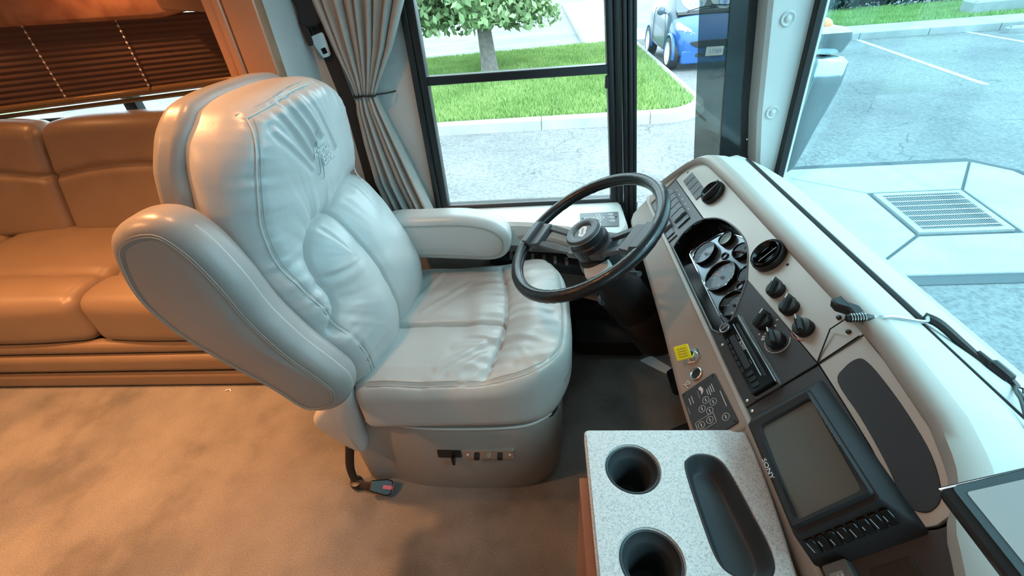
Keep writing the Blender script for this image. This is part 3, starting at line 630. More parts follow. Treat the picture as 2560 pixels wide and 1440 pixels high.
# passenger side window
w4 = empty('window_4', (-.4, -1.22, .8), 'passenger side window', None, None, 'structure')
boxes('pane', [((.40, -1.225, .8), (.86, -1.22, 1.75))], 'side_glass', w4)
# side ledge under the driver window
ldg = empty('side_ledge', (-.1, 1.62, .4), 'pale moulded ledge under the driver window with inset switch panel', 'ledge')
LP = rpoly([(-.60, 1.72), (-.60, 1.63), (-.05, 1.545), (.06, 1.505), (.262, 1.43), (.300, 1.50), (.300, 1.72)], [.001, .03, .1, .08, .03, .02, .001], 5)
mb = MB(); mb.prism(LP, .60, .70, ch=.012); mb.build('ledge_top', M['ledge'], ldg)
mb = MB(); mb.prism(rpoly([(-.60, 1.72), (-.60, 1.665), (.05, 1.60), (.26, 1.50), (.29, 1.54), (.29, 1.72)], [.001, .03, .1, .05, .02, .001], 4), .33, .60); mb.build('side_panel', M['taupe'], ldg)
mb = MB(); mb.tube(smooth_open([(-.20, 1.600, .60), (-.10, 1.572, .64), (.02, 1.535, .645), (.12, 1.50, .62), (.17, 1.49, .575)], 6), .022, 10); mb.build('grab_handle', M['taupe'], ldg)
mb = MB(); mb.prism(rpoly([(-.25, 1.66), (-.25, 1.58), (.26, 1.44), (.27, 1.56)], .02, 3), .50, .535); mb.build('storage_slot', M['black'], ldg)
for k in range(6):
    x = -.16 + k * .045; mb = MB(); mb.box((x, 1.585 - .27 * (x + .25), .535), (x + .012, 1.62 - .27 * (x + .25), .55)); mb.build('lever', M['steel'], ldg)
pan = MB(); pan.prism(rpoly([(.122, 1.500), (.264, 1.495), (.277, 1.612), (.128, 1.612)], .006, 3), .699, .7035); pan = pan.build('switch_panel', M['gunmetal'], ldg)
def ringxy(x, y, r, z=.7036, sy=1.0, m='white_print'):
    mb = MB(); mb.lathe([(r, 0), (r, .0006), (r * .78, .0006), (r * .78, 0)], Fr((x, y, z), (1, 0, 0), (0, 1, 0), (0, 0, 1)), 20, False, False, sy); return mb.build('button_ring', M[m], pan)
for x, y in ((.150, 1.566), (.163, 1.566), (.152, 1.545)): ringxy(x, y, .008)
for x, y in ((.196, 1.566), (.196, 1.587), (.196, 1.545), (.183, 1.566), (.209, 1.566)): ringxy(x, y, .0085)
for y in (1.592, 1.566, 1.538): ringxy(.246, y, .0085); ringxy(.246, y, .004); mb = MB(); mb.box((.230, y - .001, .7036), (.238, y + .001, .7042)); mb.build('tick', M['white_print'], pan)
for x in (.135, .262): mb = MB(); mb.lathe([(.004, 0), (.003, .002)], Fr((x, 1.566, .7035), (1, 0, 0), (0, 1, 0), (0, 0, 1)), 10); mb.build('screw', M['black'], pan)
S(boxes('trim_5', [((-.10, 1.695, .0), (.84, 1.72, .50)), ((.70, .2, .0), (.80, 1.70, .45))], 'pad_dark'), 'dark carpeted kick panels around the footwell')
bx = MB(); bx.prism(rpoly([(.10, 1.55), (.44, 1.53), (.46, 1.70), (.10, 1.70)], .05, 5), 0, .10, ch=.02); tag(bx.build('floor_duct', M['pad_dark']), 'low dark moulded floor cover against the side wall below the column', 'floor cover')

# ================================================================== DASHBOARD
A50 = math.radians(50); V_ = np.array([math.cos(A50), 0, math.sin(A50)]); N_ = np.array([-math.sin(A50), 0, math.cos(A50)])
DF = Fr((.375, 0, .78), (0, -1, 0), V_, N_)              # a = -y (to a driver's right), b = up the face, c = out of it
def D(y, v, h=0.0): return DF.p(-y, v, h)
def dpoly(P): return np.array([(-y, v) for y, v in P])
def slab(name, P, h0, h1, m, parent, r=0.0, ch=.0008, n=4):
    q = dpoly(P); q = rpoly(q, r, n) if (np.max(r) > 0) else q
    mb = MB(); mb.prism(q, h0, h1, DF, ch=ch); return mb.build(name, M[m] if isinstance(m, str) else m, parent)
dash = empty('dashboard', (.55, .9, .5), 'curved taupe dashboard with charcoal and champagne instrument panels', 'dashboard')
vb_pts = [(-1.3, .10), (0, .10), (.15, .105), (.22, .122), (.27, .1455), (.295, .156), (.312, .176), (.353, .199), (.41, .217), (.552, .232), (.667, .233), (.888, .229), (1.25, .224), (1.405, .217), (1.44, .211), (1.465, .200), (1.485, .181), (1.50, .160), (1.515, .132), (1.53, .10), (1.55, .06), (1.575, .03), (1.60, .02)]
def sec(y):
    vb = float(np.interp(y, [p[0] for p in vb_pts], [p[1] for p in vb_pts]))
    kv = float(np.interp(y, [.553, .565, .70, .95, 1.3], [-.028, -.128, -.128, -.112, -.098]))
    F = lambda v, h: (.375 + V_[0] * v + N_[0] * h, .78 + V_[2] * v + N_[2] * h)
    face0 = 1 if y > 1.505 else 0
    P = [(.83, .50), (.55, .47), (.42, .55 if kv < -.05 else .60)]
    P += [F(kv - .03, -.055), F(kv - .018, -.02), F(kv - .006, -.004), F(kv + .01, .004), F(-.018, .006), F(-.008, .013), F(-.001, .010)]
    d = -.045 if not face0 else .004
    P += [F(.0, d * .5), F(.004, d), F(vb - .004, d), F(vb, d * .5), F(vb + .001, .006), F(vb + .006, .016), F(vb + .018, .020), F(vb + .032, .012)]
    lx, lz = P[-1]
    for t_ in (.15, .4, .7): P.append((lx + (.664 - lx) * t_, lz + (.932 - lz) * t_ + .010 * math.sin(math.pi * t_)))
    P += [(.664, .930), (.672, .922), (.680, .924), (.75, .890), (.855, .826), (.855, .70)]
    return np.array(P)
ys = [1.578, 1.574, 1.562, 1.545, 1.525, 1.508, 1.503] + list(np.linspace(1.50, .57, 40)) + [.562, .555, .551] + list(np.linspace(.54, .14, 26)) + [0, -.3, -.7, -1.15]
v = []; n = None
for i, y in enumerate(ys):
    s_ = sec(y); n = len(s_); c_ = np.array([.60, .76])
    if y > 1.503: k = math.sqrt(max(0, 1 - ((y - 1.503) / .0765) ** 2)); s_ = c_ + (s_ - c_) * (.90 + .10 * k)
    v += [(a, y, b_) for a, b_ in s_]
f = []
for k in range(len(ys) - 1):
    for i in range(n): j = (i + 1) % n; f.append((k * n + i, k * n + j, (k + 1) * n + j, (k + 1) * n + i))
f.append(tuple(range(n))); f.append(tuple((len(ys) - 1) * n + i for i in range(n)))
body = mesh('dash_body', v, f, M['taupe'], dash, auto=50); body.data.materials.append(M['dashtop'])
m_top = body.data
nsec = n
for p in m_top.polygons:
    ii = sorted(q % nsec for q in p.vertices)
    if len(p.vertices) == 4 and min(ii) >= 18 and max(ii) <= 26: p.material_index = 1
mb = MB(); mb.tube([(.672, y, .9275) for y in np.linspace(1.50, .66, 20)], .0075, 8); mb.build('seam_gasket', M['rubber'], dash)
mb = MB(); mb.tube([(.672, y, .9240) for y in np.linspace(.66, -1.1, 10)], .0035, 6); mb.build('seam_gasket', M['rubber'], dash)
# panels
carc = [tuple(q) for q in smooth_open([(1.190, .125), (1.150, .152), (1.10, .168), (1.04, .176), (.985, .174), (.94, .160), (.905, .143), (.876, .129)], 5)]
cl = [(1.189, .004)] + [tuple(q) for q in smooth_open([(1.200, .020), (1.212, .055), (1.209, .095), (1.190, .125)], 4)[:-1]] + carc + [(.825, .080), (.785, .035), (.790, .016), (.812, .004)]
light1 = [(1.499, .116), (1.2, .122)] + carc + [ (.5905, .150), (.5935, .234), (.667, .236), (.888, .233), (1.25, .228), (1.405, .222), (1.44, .215), (1.463, .204), (1.482, .185), (1.494, .166), (1.500, .145), (1.501, .125)]
slab('upper_panel', light1, -.003, .0035, 'champagne', dash)
lb = [(.587, .1505), (.50, .147), (.424, .143), (.36, .136), (.335, .126), (.320, .128), (.308, .140), (.306, .155), (.312, .178), (.353, .203), (.41, .221), (.50, .230), (.590, .233)]
slab('side_panel', lb, -.003, .0035, 'champagne', dash)
il = smooth_closed([(.540, .158), (.470, .155), (.40, .148), (.360, .141), (.338, .1395), (.326, .146), (.322, .160), (.335, .180), (.38, .199), (.44, .2085), (.50, .2125), (.545, .2115), (.559, .203), (.557, .18)], 4)
slab('rubber_inlay', il, .003, .0048, 'inlay', dash)
slab('switch_panel', [(1.495, .0), (1.1915, .0), (1.212, .04), (1.212, .085), (1.196, .118), (1.2, .1195), (1.499, .1135)], -.003, .0032, 'gunmetal', dash)
ch1 = [(1.19, .0), (1.1885, .0035), (.812, .0035), (.789, .0155), (.784, .035), (.824, .081), (.875, .1295), (.5885, .1485), (.5895, .0)]
slab('radio_panel', ch1, -.003, .0032, 'charcoal', dash, ch=.0005)
ch2 = [(.5875, .0), (.5865, .1485), (.50, .1455), (.424, .1415), (.36, .1345), (.335, .1245), (.318, .126), (.305, .139), (.302, .152), (.302, .163), (.27, .1500), (.22, .127), (.15, .110), (.02, .104), (.02, .0)]
slab('monitor_panel', ch2, -.003, .0032, 'charcoal', dash, ch=.0005)
for y, vv in ((.600, .006), (.575, .006), (.755, .010), (1.475, .160), (1.30, .213), (.835, .213)):
    mb = MB(); mb.lathe([(.0035, 0), (.0035, .0012), (.002, .002)], DF.at(-y, vv, .003), 10); mb.build('screw', M['steel'] if vv < .1 else M['black'], dash)
# instrument cluster
ic = empty('instrument_cluster', (.45, 1.0, .8), None); ic.parent = dash; ic.matrix_parent_inverse = pw(dash).inverted()
q = dpoly(cl); qi = inset(q, -.012); nq = len(q); P0 = [DF.p(a, b_, .0035) for a, b_ in q]; P1 = [DF.p(a, b_, -.040) for a, b_ in q]; 
mesh('cowl', P0 + P1, [(i, (i + 1) % nq, nq + (i + 1) % nq, nq + i) for i in range(nq)] + [tuple(nq + i for i in range(nq))], M['black_gloss'], ic, recalc=False, auto=0)
mb = MB(); mb.tube([DF.p(a, b_, .0035) for a, b_ in q ] + [DF.p(*q[0], .0035)], .0022, 6); mb.build('cowl_edge', M['gunmetal'], ic)
plate = [(1.165, .026), (1.13, .135), (1.05, .172), (.96, .165), (.86, .115), (.80, .045), (.815, .020)]
mb = MB(); pq = rpoly(dpoly(plate), .02, 5); mb.prism(pq, -.039, -.032, DF, ch=.002); mb.build('gauge_plate', M['bezel_plate'], ic)
mb = MB(); mb.tube([DF.p(a, b_, -.031) for a, b_ in pq], .0022, 6, closed=True); mb.build('plate_rim', M['chrome'], ic)
def gauge(y, vv, r, name='gauge', marks=24, lcd=False, label=None):
    F = DF.at(-y, vv, -.032)
    mb = MB(); mb.lathe([(r * 1.0, -.002), (r * 1.02, .010), (r * .99, .014), (r * .93, .014), (r * .90, .002)], F, 40, False, False); g = mb.build(name, M['black_gloss'], ic)
    mb = MB(); mb.lathe([(r * .985, .0142), (r * .975, .0155), (r * .955, .0142)], F, 40, False, False); mb.build('chrome_ring', M['chrome'], g)
    mb = MB(); mb.lathe([(r * .92, .001), (r * .90, .003), (.0005, .003)], F, 36); mb.build('dial', M['lcd' if lcd else 'dial'], g)
    if not lcd:
        mb = MB()
        for k in range(marks):
            a = math.radians(225 - 270 * k / (marks - 1)); c_, s2 = math.cos(a), math.sin(a); F2 = Fr(F.p(0, 0, .0031), F.x * c_ + F.y * s2, -F.x * s2 + F.y * c_, F.z); l = .14 if k % 4 == 0 else .07; mb.box((r * (.84 - l), -r * .016, 0), (r * .84, r * .016, .0004), F2)
        mb.build('tick_marks', M['white_print'], g)
        a = math.radians(200 if r > .04 else 60); F2 = Fr(F.p(0, 0, .005), F.x * math.cos(a) + F.y * math.sin(a), -F.x * math.sin(a) + F.y * math.cos(a), F.z); mb = MB(); mb.prism([(-.12 * r, -.03 * r), (.75 * r, -.012 * r), (.75 * r, .012 * r), (-.12 * r, .03 * r)], 0, .001, F2); mb.build('needle', M['red'], g)
        mb = MB(); mb.lathe([(r * .12, .003), (r * .11, .008), (.001, .009)], F, 16); mb.build('needle_hub', M['black'], g)
        if r > .03:
            for k in range(5 if r > .04 else 4):
                a = math.radians(225 - 270 * k / (4 if r > .04 else 3)); text('dial_number', str(k * (20 if r > .04 else 10)), r * .20, F.at(r * .56 * math.cos(a), r * .56 * math.sin(a), .0032), M['white_print'], g, extrude=.0002)
    mb = MB(); mb.lathe([(r * .92, .0125), (.0005, .0128)], F, 28, False, True); mb.build('lens', M['gauge_glass'], g, recalc=False)
    return g
gauge(1.100, .068, .036); gauge(.978, .074, .046, marks=33); gauge(1.085, .135, .021, lcd=True); gauge(1.003, .148, .024, marks=13); gauge(.868, .066, .036); gauge(.920, .130, .024, marks=13)
for y, vv in ((1.043, .106), (.912, .098)): mb = MB(); mb.lathe([(.011, -.001), (.011, .004), (.008, .004), (.007, -.0005)], DF.at(-y, vv, -.032), 20); mb.build('reset_button', M['black'], ic)
# vents
def vent(y, vv, r, bar=True):
    F = DF.at(-y, vv, .003)
    mb = MB(); mb.lathe([(r, 0), (r * 1.02, .010), (r * .96, .017), (r * .88, .015), (r * .83, .006)], F, 40, False, False); g = mb.build('air_vent', M['black'], dash)
    mb = MB(); mb.lathe([(r * .86, .008), (r * .84, .0205), (r * .79, .0225), (r * .74, .0205), (r * .66, .008), (r * .50, .0025), (.001, .0015)], F, 36, False, True); mb.build('vent_barrel', M['black_gloss'], g)
    if bar: mb = MB(); mb.box((-.0016, -r * .76, .004), (.0016, r * .76, .0205), F); mb.build('vent_vane', M['gunmetal'], g)
    else:
        for q in (-.45, 0, .45): mb = MB(); mb.box((q * r - .0010, -r * .60, .003), (q * r + .0010, r * .60, .012), F); mb.build('vent_vane', M['black_gloss'], g)
    return g
vent(1.256, .184, .036); vent(.888, .196, .039, False)
# rocker switches
def rocker(y, vv, w, h, top, m='gunmetal', tilt=.003):
    mb = MB(); F = DF.at(-y, vv, .003)
    pr = [(-h / 2, 0), (-h / 2, top), (-h / 4, top * 1.25), (0, top * 1.2), (h / 4, top * 1.35), (h / 2, top * 1.1), (h / 2, 0)]
    v = [F.p(sx_, b_, c_) for sx_ in (-w / 2, w / 2) for b_, c_ in pr]; n_ = len(pr); f = [(i, (i + 1) % n_, n_ + (i + 1) % n_, n_ + i) for i in range(n_)] + [tuple(range(n_)), tuple(n_ + i for i in range(n_))]
    return mesh('rocker_switch', v, f, M[m], dash)
for k in range(4): rocker(1.432 - k * .038, .152, .034, .038, .003)
for k in range(5): rocker(1.440 - k * .036, .068, .031, .046, .010, tilt=.004)
rocker(1.262, .068, .026, .046, .004, 'black')
for k in range(3): rocker(1.375 - k * .036, .014, .031, .040, .009)
rocker(1.262, .014, .03, .03, .003, 'black'); rocker(1.228, .012, .006, .040, .003, 'black')
for k in range(5): mb = MB(); mb.box((-.004, -.0012, 0), (.004, .0012, .0005), DF.at(-(1.44 - .036 * k), .1, .0032)); mb.build('switch_mark', M['white_print'], dash)
# heater and mirror knobs
def knob(y, vv, ang, r=.0185, label=None):
    F0 = DF.at(-y, vv, .003); a = math.radians(ang); F = Fr(F0.o, F0.x * math.cos(a) + F0.y * math.sin(a), -F0.x * math.sin(a) + F0.y * math.cos(a), F0.z)
    mb = MB(); mb.lathe([(r, 0), (r * .97, .012), (r * .9, .015), (r * .5, .016), (.001, .016)], F, 28, True, True); mb.prism(rpoly([(-r * .92, -r * .30), (r * .8, -r * .34), (r * 1.32, 0), (r * .8, r * .34), (-r * .92, r * .30)], .003, 3), .0, .025, F, ch=.004)
    g = mb.build('control_knob', M['black'], dash); mb = MB(); mb.box((r * .55, -.0012, .0246), (r * 1.15, .0012, .0256), F); mb.build('pointer_line', M['white_print'], g); return g
for y, vv, a in ((.790, .166, 130), (.730, .167, 130), (.668, .166, 165), (.738, .110, 120), (.680, .112, 170)): knob(y, vv, a)
for k in range(5):
    a = math.radians(-50 + 28 * k); mb = MB(); mb.lathe([(.0022, 0), (.0018, .0004)], DF.at(-.738 + .027 * math.cos(a), .110 + .027 * math.sin(a), .0034), 8); mb.build('dial_mark', M['white_print'], dash)
mb = MB(); mb.tube([DF.p(-.680 + .0255 * math.cos(a), .112 + .0255 * math.sin(a), .0036) for a in np.linspace(-2.2, 1.2, 20)], .0008, 5); mb.build('dial_arc', M['white_print'], dash)
mb = MB(); mb.tube([DF.p(-.668 + .0245 * math.cos(a), .166 + .0245 * math.sin(a), .0042) for a in np.linspace(-2.2, -.6, 12)], .0010, 5); mb.build('dial_arc', M['red'], dash)
mb = MB()
for a in (0, 1.57, 3.14, 4.71): mb.prism(circle(-.705 + .004 * math.cos(a), .094 + .004 * math.sin(a), .003, 8), .0032, .0037, DF)
mb.build('fan_symbol', M['white_print'], dash)
# knee panel fittings
mb = MB(); mb.prism(circle(-.775, -.062, .021, 6), .004, .012, DF, ch=.002); mb.lathe([(.013, .012), (.013, .018), (.008, .018), (.007, .012)], DF.at(-.775, -.062, 0), 20); lock = mb.build('ignition_lock', M['chrome'], dash)
mb = MB(); mb.lathe([(.006, .010), (.006, .019)], DF.at(-.775, -.062, 0), 14); mb.build('key_slot', M['black'], lock)
mb = MB(); F = DF.at(-.725, -.070, .0075); mb.lathe([(.0155, -.004), (.0155, 0), (.0155, .003), (.0135, .004), (.0115, .001), (.0115, -.004)], F, 28, False, False); sk = mb.build('power_socket', M['steel'], dash); mb = MB(); mb.lathe([(.0118, .0005), (.0005, .0004)], F, 24, False, True); mb.build('socket_well', M['black'], sk, recalc=False)
mb = MB(); mb.tube(smooth_open([DF.p(-.723, -.112, .0065), DF.p(-.717, -.104, .0065), DF.p(-.724, -.098, .0065), DF.p(-.712, -.094, .0065), DF.p(-.718, -.106, .0065), DF.p(-.706, -.102, .0065)], 5), .0012, 5); mb.build('plug_symbol', M['white_print'], dash)
cp = slab('coach_control_panel', [(.700, -.030), (.566, -.024), (.566, -.122), (.700, -.122)], .003, .0085, 'charcoal', dash, r=.006)
HP = .0087
def ring(y, vv, r, w=.0008, m='white_print', par=None): mb = MB(); mb.lathe([(r, 0), (r, .0005), (r - w, .0005), (r - w, 0)], DF.at(-y, vv, HP - .0001), 24, False, False); return mb.build('button_ring', M[m], par or cp)
for y, vv in ((.650, -.071), (.636, -.057), (.636, -.086), (.622, -.071), (.590, -.044), (.603, -.078), (.603, -.100)):
    ring(y, vv, .0082); mb = MB(); mb.box((-.004, -.0009, 0), (.004, .0009, .0004), DF.at(-y, vv, HP)); mb.build('button_text', M['white_print'], cp)
mb = MB(); mb.tube([DF.p(a, b_, HP) for a, b_ in rpoly(dpoly([(.615, -.066), (.591, -.066), (.591, -.112), (.615, -.112)]), .004, 3)], .0005, 4, closed=True); mb.build('button_frame', M['white_print'], cp)
for k, (y, vv, l) in enumerate(((.678, -.046, .022), (.676, -.051, .018), (.674, -.056, .020), (.672, -.061, .014), (.680, -.100, .020), (.678, -.107, .018), (.65, -.034, .04), (.66, -.1165, .02), (.682, -.082, .02))):
    mb = MB(); mb.box((0, -.0007, 0), (l, .0007, .0004), DF.at(-y, vv, HP)); mb.build('printed_line', M['white_print' if k < 7 else 'grey_print'], cp)
mb = MB(); mb.prism(smooth_closed([(-.684, -.078), (-.676, -.074), (-.668, -.076), (-.672, -.070), (-.680, -.068), (-.688, -.072)], 4), HP, HP + .0005, DF); mb.build('bird_mark', M['white_print'], cp)
for y, vv in ((.694, -.036), (.694, -.116), (.572, -.031)): mb = MB(); mb.lathe([(.0028, 0), (.002, .001)], DF.at(-y, vv, HP), 10); mb.build('screw', M['black'], cp)
# key
key = empty('ignition_key', tuple(DF.p(-.775, -.062, .02)), 'yellow square headed key sticking out of the dash lock', 'key')
kd = unit(N_ * .8 + np.array([-.35, .25, -.2])); kx = unit(np.cross(kd, V_)); KF = Fr(DF.p(-.775, -.062, .014), kx, np.cross(kd, kx), kd)
mb = MB(); mb.lathe([(.0055, 0), (.006, .014)], KF, 14); mb.build('key_neck', M['yellow'], key)
K2 = frame_z(KF.p(0, .002, .020), unit(N_ * .5 + np.array([-.25, -.75, .45])), (1, 0, .3)); hd = MB(); hd.prism(rpoly([(-.017, -.017), (.017, -.017), (.017, .017), (-.017, .017)], .004, 3), -.002, .0025, K2, ch=.0008); hd = hd.build('key_head', M['yellow'], key)
for r_ in range(4): mb = MB(); mb.box((-.010, -.0105 + .006 * r_, .0026), (.010, -.0085 + .006 * r_, .003), K2); mb.build('printed_line', M['key_print'], hd)
# car radio
rad = empty('car_radio', tuple(D(.69, .05, .003)), 'black car radio with silver edge slot set in the charcoal panel', 'radio')
def rslab(name, y0, y1, v0, v1, h0, h1, m, par, r=.003, ch=.0008): return slab(name, [(y0, v0), (y1, v0), (y1, v1), (y0, v1)], h0, h1, m, par, r=r, ch=ch)
rslab('surround', .790, .588, .023, .079, .003, .009, 'gunmetal', rad, .006)
fp = rslab('face_plate', .785, .593, .025, .074, .008, .020, 'black_gloss', rad, .005, .002)
rslab('disc_slot', .765, .612, .062, .068, .0198, .0206, 'black', fp); rslab('slot_trim', .770, .618, .0570, .0595, .020, .0214, 'steel', fp, .001); rslab('top_trim', .786, .592, .0745, .077, .009, .019, 'steel', fp, .001)
rslab('display', .745, .650, .036, .050, .0198, .0204, 'gauge_dark', fp) if 'gauge_dark' in M else rslab('display', .745, .650, .036, .050, .0198, .0204, 'dial', fp)
F = DF.at(-.770, .040, .020); mb = MB(); mb.lathe([(.0115, 0), (.0115, .006), (.0098, .007), (.0005, .007)], F, 28, False, True); kn = mb.build('volume_knob', M['black'], fp); mb = MB(); mb.lathe([(.0118, .0055), (.0112, .0075), (.0102, .0072)], F, 28, False, False); mb.build('knob_ring', M['steel'], kn); mb = MB(); mb.box((-.0012, -.009, .007), (.0012, .009, .0076), F); mb.build('knob_line', M['steel'], kn)
for k in range(6): rslab('preset_button', .745 - .017 * k, .731 - .017 * k, .028, .033, .0198, .0215, 'black', fp, .001, .0005)
for k in range(3): rslab('side_button', .640 - .014 * k, .630 - .014 * k, .034, .048, .0198, .0218, 'black', fp, .002, .0006)
UP = lambda y, vv, h: Fr(D(y, vv, h), DF.x, DF.y, DF.z)
text('lettering', 'SONY', .0085, UP(.705, .0535, .0203), M['white_print'], fp, sx=1.2)
for y, l in ((.738, .014), (.665, .012)): mb = MB(); mb.box((0, -.0005, 0), (l, .0005, .0004), UP(y, .0535, .0202)); mb.build('printed_line', M['grey_print'], fp)
# dash monitor
mon = empty('dash_monitor', tuple(D(.42, .06, 0)), 'boxy black monitor with grey screen and a row of buttons, on the dashboard', 'monitor')
def frust(name, P0, h0, P1, h1, m, par, sub=.0):
    q0, q1 = rpoly(dpoly(P0), .006, 4), rpoly(dpoly(P1), .005, 4); n_ = len(q0); v = [DF.p(a, b_, h0) for a, b_ in q0] + [DF.p(a, b_, h1) for a, b_ in q1] + [DF.p(a, b_, h1 + .0012) for a, b_ in inset(q1, .0015)]
    f = [(i, (i + 1) % n_, n_ + (i + 1) % n_, n_ + i) for i in range(n_)] + [(n_ + i, n_ + (i + 1) % n_, 2 * n_ + (i + 1) % n_, 2 * n_ + i) for i in range(n_)] + [tuple(range(n_)), tuple(2 * n_ + i for i in range(n_))]
    return mesh(name, v, f, M[m], par)
hs = frust('housing', [(.565, -.002), (.300, -.008), (.300, .143), (.560, .140)], .003, [(.522, .008), (.330, .002), (.332, .129), (.520, .129)], .050, 'black_matte', mon)
# raised bezel ring round the screen
sc0 = dpoly([(.500, .030), (.349, .018), (.352, .114), (.500, .120)])
ob = rpoly(dpoly([(.518, .012), (.338, .006), (.340, .126), (.516, .126)]), .006, 4); ib = rpoly(sc0, .006, 4); n_ = len(ob)
v = [DF.p(*p_, .050) for p_ in ob] + [DF.p(*p_, .058) for p_ in inset(ob, .003)] + [DF.p(*p_, .057) for p_ in inset(ib, -.003)] + [DF.p(*p_, .0515) for p_ in ib]
f = [(k * n_ + i, k * n_ + (i + 1) % n_, (k + 1) * n_ + (i + 1) % n_, (k + 1) * n_ + i) for k in range(3) for i in range(n_)]
bz = mesh('bezel', v, f, M['black_matte'], mon, recalc=False)
scn = MB(); scn.prism(inset(ib, -.001), .0500, .0520, DF); scn.build('screen', M['screen'], mon)
text('lettering', 'SONY', .0095, UP(.430, .0115, .0583), M['white_print'], bz, sx=1.4)
mb = MB()
for k in range(26): mb.box((0, -.0006, 0), (.0022 if k % 4 else .0012, .0006, .0003), UP(.503 - .0034 * k, .1225, .0572))
mb.build('printed_line', M['grey_print'], bz)
mb = MB(); mb.box((.0, -.0012, 0), (.145, .0012, .0008), UP(.496, .0205, .0565)); mb.build('bezel_groove', M['black_gloss'], bz)
# buttons on the sloping right-hand side of the housing
e0 = D(.331, .004, .050); e1 = D(.331, .128, .050); s0 = D(.303, -.002, .010); bx_ = unit(e1 - e0); bz_ = unit(np.cross(bx_, unit(s0 - e0))); bz_ = bz_ if bz_.dot(np.array([0, -1, 0])) > 0 else -bz_; BF = Fr(e0, bx_, np.cross(bz_, bx_), bz_)
sgn = 1 if np.dot(BF.y, s0 - e0) > 0 else -1
for k in range(8):
    a = .006 + k * .0150; mb = MB(); mb.prism(rrect(a, sgn * .008 if sgn > 0 else -.030, a + .0115, sgn * .030 if sgn > 0 else -.008, .002, 3), -.004, .0045, BF, ch=.001); b_ = mb.build('button', M['black_gloss'], mon)
    mb = MB(); mb.box((a + .001, sgn * (.010 + .003 * (k % 3)) - .001, .0044), (a + .0018, sgn * (.027 - .004 * (k % 2)) + .001, .0050), BF); mb.build('button_mark', M['white_print'], b_)
# low box with label near the bottom edge of the picture and dark recess
bx2 = rslab('blank_plate', .285, .225, .056, .108, .003, .006, 'black', dash, .004)
bb = empty('accessory_box', tuple(D(.27, .02, 0)), 'small dark box with a white label below the dash monitor', 'box')
b_ = rslab('box_body', .300, .235, .006, .040, .003, .020, 'gunmetal', bb, .003, .001); rslab('paper_label', .288, .262, .012, .030, .020, .0205, 'grey_print', bb, .001, .0001)
mb = MB()
for k in range(3): mb.box((.002, -.006 + .006 * k, .0206), (.018, -.0045 + .006 * k, .0208), UP(.286, .021, 0))
mb.build('label_print', M['white_print'], bb)
# joint between the two dash halves
mb = MB(); mb.tube([D(.588, -.002, .0042), D(.589, .07, .0042), D(.589, .149, .0048), D(.592, .228, .0065)], .0012, 5); mb.build('panel_joint', M['black'], dash)
# stray pen-like cable clip and wires on the brow
clip = empty('cable_clip', (.575, .655, .95), 'black clamp with ribbed silver plug resting on the dash brow', 'cable clamp')
mb = MB(); a0 = np.array(D(.640, .235, .022)); mb.prism(rpoly([(-.028, -.008), (-.012, -.014), (.006, -.007), (.024, -.014), (.028, .004), (.010, .012), (-.010, .006), (-.026, .012)], .003, 3), -.006, .010, frame_z(a0 + np.array((.008, 0, .004)), (-.2, 0, 1), (.35, -.9, 0)), ch=.003); mb.build('clamp', M['black'], clip)
mb = MB(); p0 = a0 + np.array((-.012, -.030, .008)); p1 = a0 + np.array((.026, -.036, .014)); mb.tube([p0, p0 * .8 + p1 * .2, p1 * .75 + p0 * .25, p1], [.006, .0075, .0075, .004], 12); pg = mb.build('plug', M['black'], clip)
for k in range(6): mb = MB(); c_ = p0 + (p1 - p0) * (.15 + .1 * k); mb.tube([c_, c_ + (p1 - p0) * .03], .0084, 12); mb.build('plug_rib', M['steel'], pg)
mb = MB(); mb.tube(smooth_open([p1, p1 + np.array((.03, 0, .0)), (.64, .625, .958), (.672, .655, .942)], 6), .0032, 7); mb.build('pale_lead', M['steel'], clip)
mb = MB(); mb.tube([p0, D(.632, .20, .010), D(.605, .165, .0055), D(.592, .1505, .005)], .0013, 5); mb.build('dark_lead', M['black'], clip)
for y, vv in ((.648, .222), (.612, .219)): mb = MB(); mb.lathe([(.0045, 0), (.004, .003), (.001, .004)], DF.at(-y, vv, .0035), 12); mb.build('screw', M['black'], dash)
wires = empty('wire_bundle', (.74, .56, .90), 'black wires bunched along the windshield cowl at the right of the dashboard', 'wires')
cz = lambda x: .924 - (x - .680) * .566 + .006
mb = MB(); mb.tube(smooth_open([(.674, .665, .936), (.690, .648, .933), (.712, .618, cz(.712) + .004), (.728, .590, cz(.728)), (.733, .566, cz(.733))], 8), np.linspace(.009, .006, 33), 8); mb.build('taped_bundle', M['rubber'], wires)
mb = MB(); mb.tube(smooth_open([(.728, .598, cz(.728) + .006), (.735, .575, cz(.735) + .006), (.745, .548, cz(.745) + .004), (.750, .535, cz(.75))], 6), [.006] * 6 + [.011] * 7 + [.006] * 6, 10); mb.build('connector', M['black'], wires)
for k in range(5): mb = MB(); mb.tube(smooth_open([(.749, .538, cz(.75)), (.752 + .004 * k, .530 - .002 * k, cz(.75) + .004), (.745 + .003 * k, .520 - .003 * k, cz(.745) + .002)], 4), .0012, 5); mb.build('wire_end', M['rubber'], wires)
mb = MB(); mb.tube(smooth_open([(.745, .538, cz(.745)), (.722, .500, cz(.722) + .001), (.690, .450, .935), (.655, .400, .944), (.640, .375, .948)], 8), .0034, 7); mb.build('wire', M['rubber'], wires)
mb = MB(); mb.tube(smooth_open([(.745, .535, cz(.745) + .002), (.712, .505, cz(.712) + .003), (.676, .468, .940), (.640, .420, .950), (.615, .385, .958)], 8), .0022, 7); mb.build('wire', M['rubber'], wires)
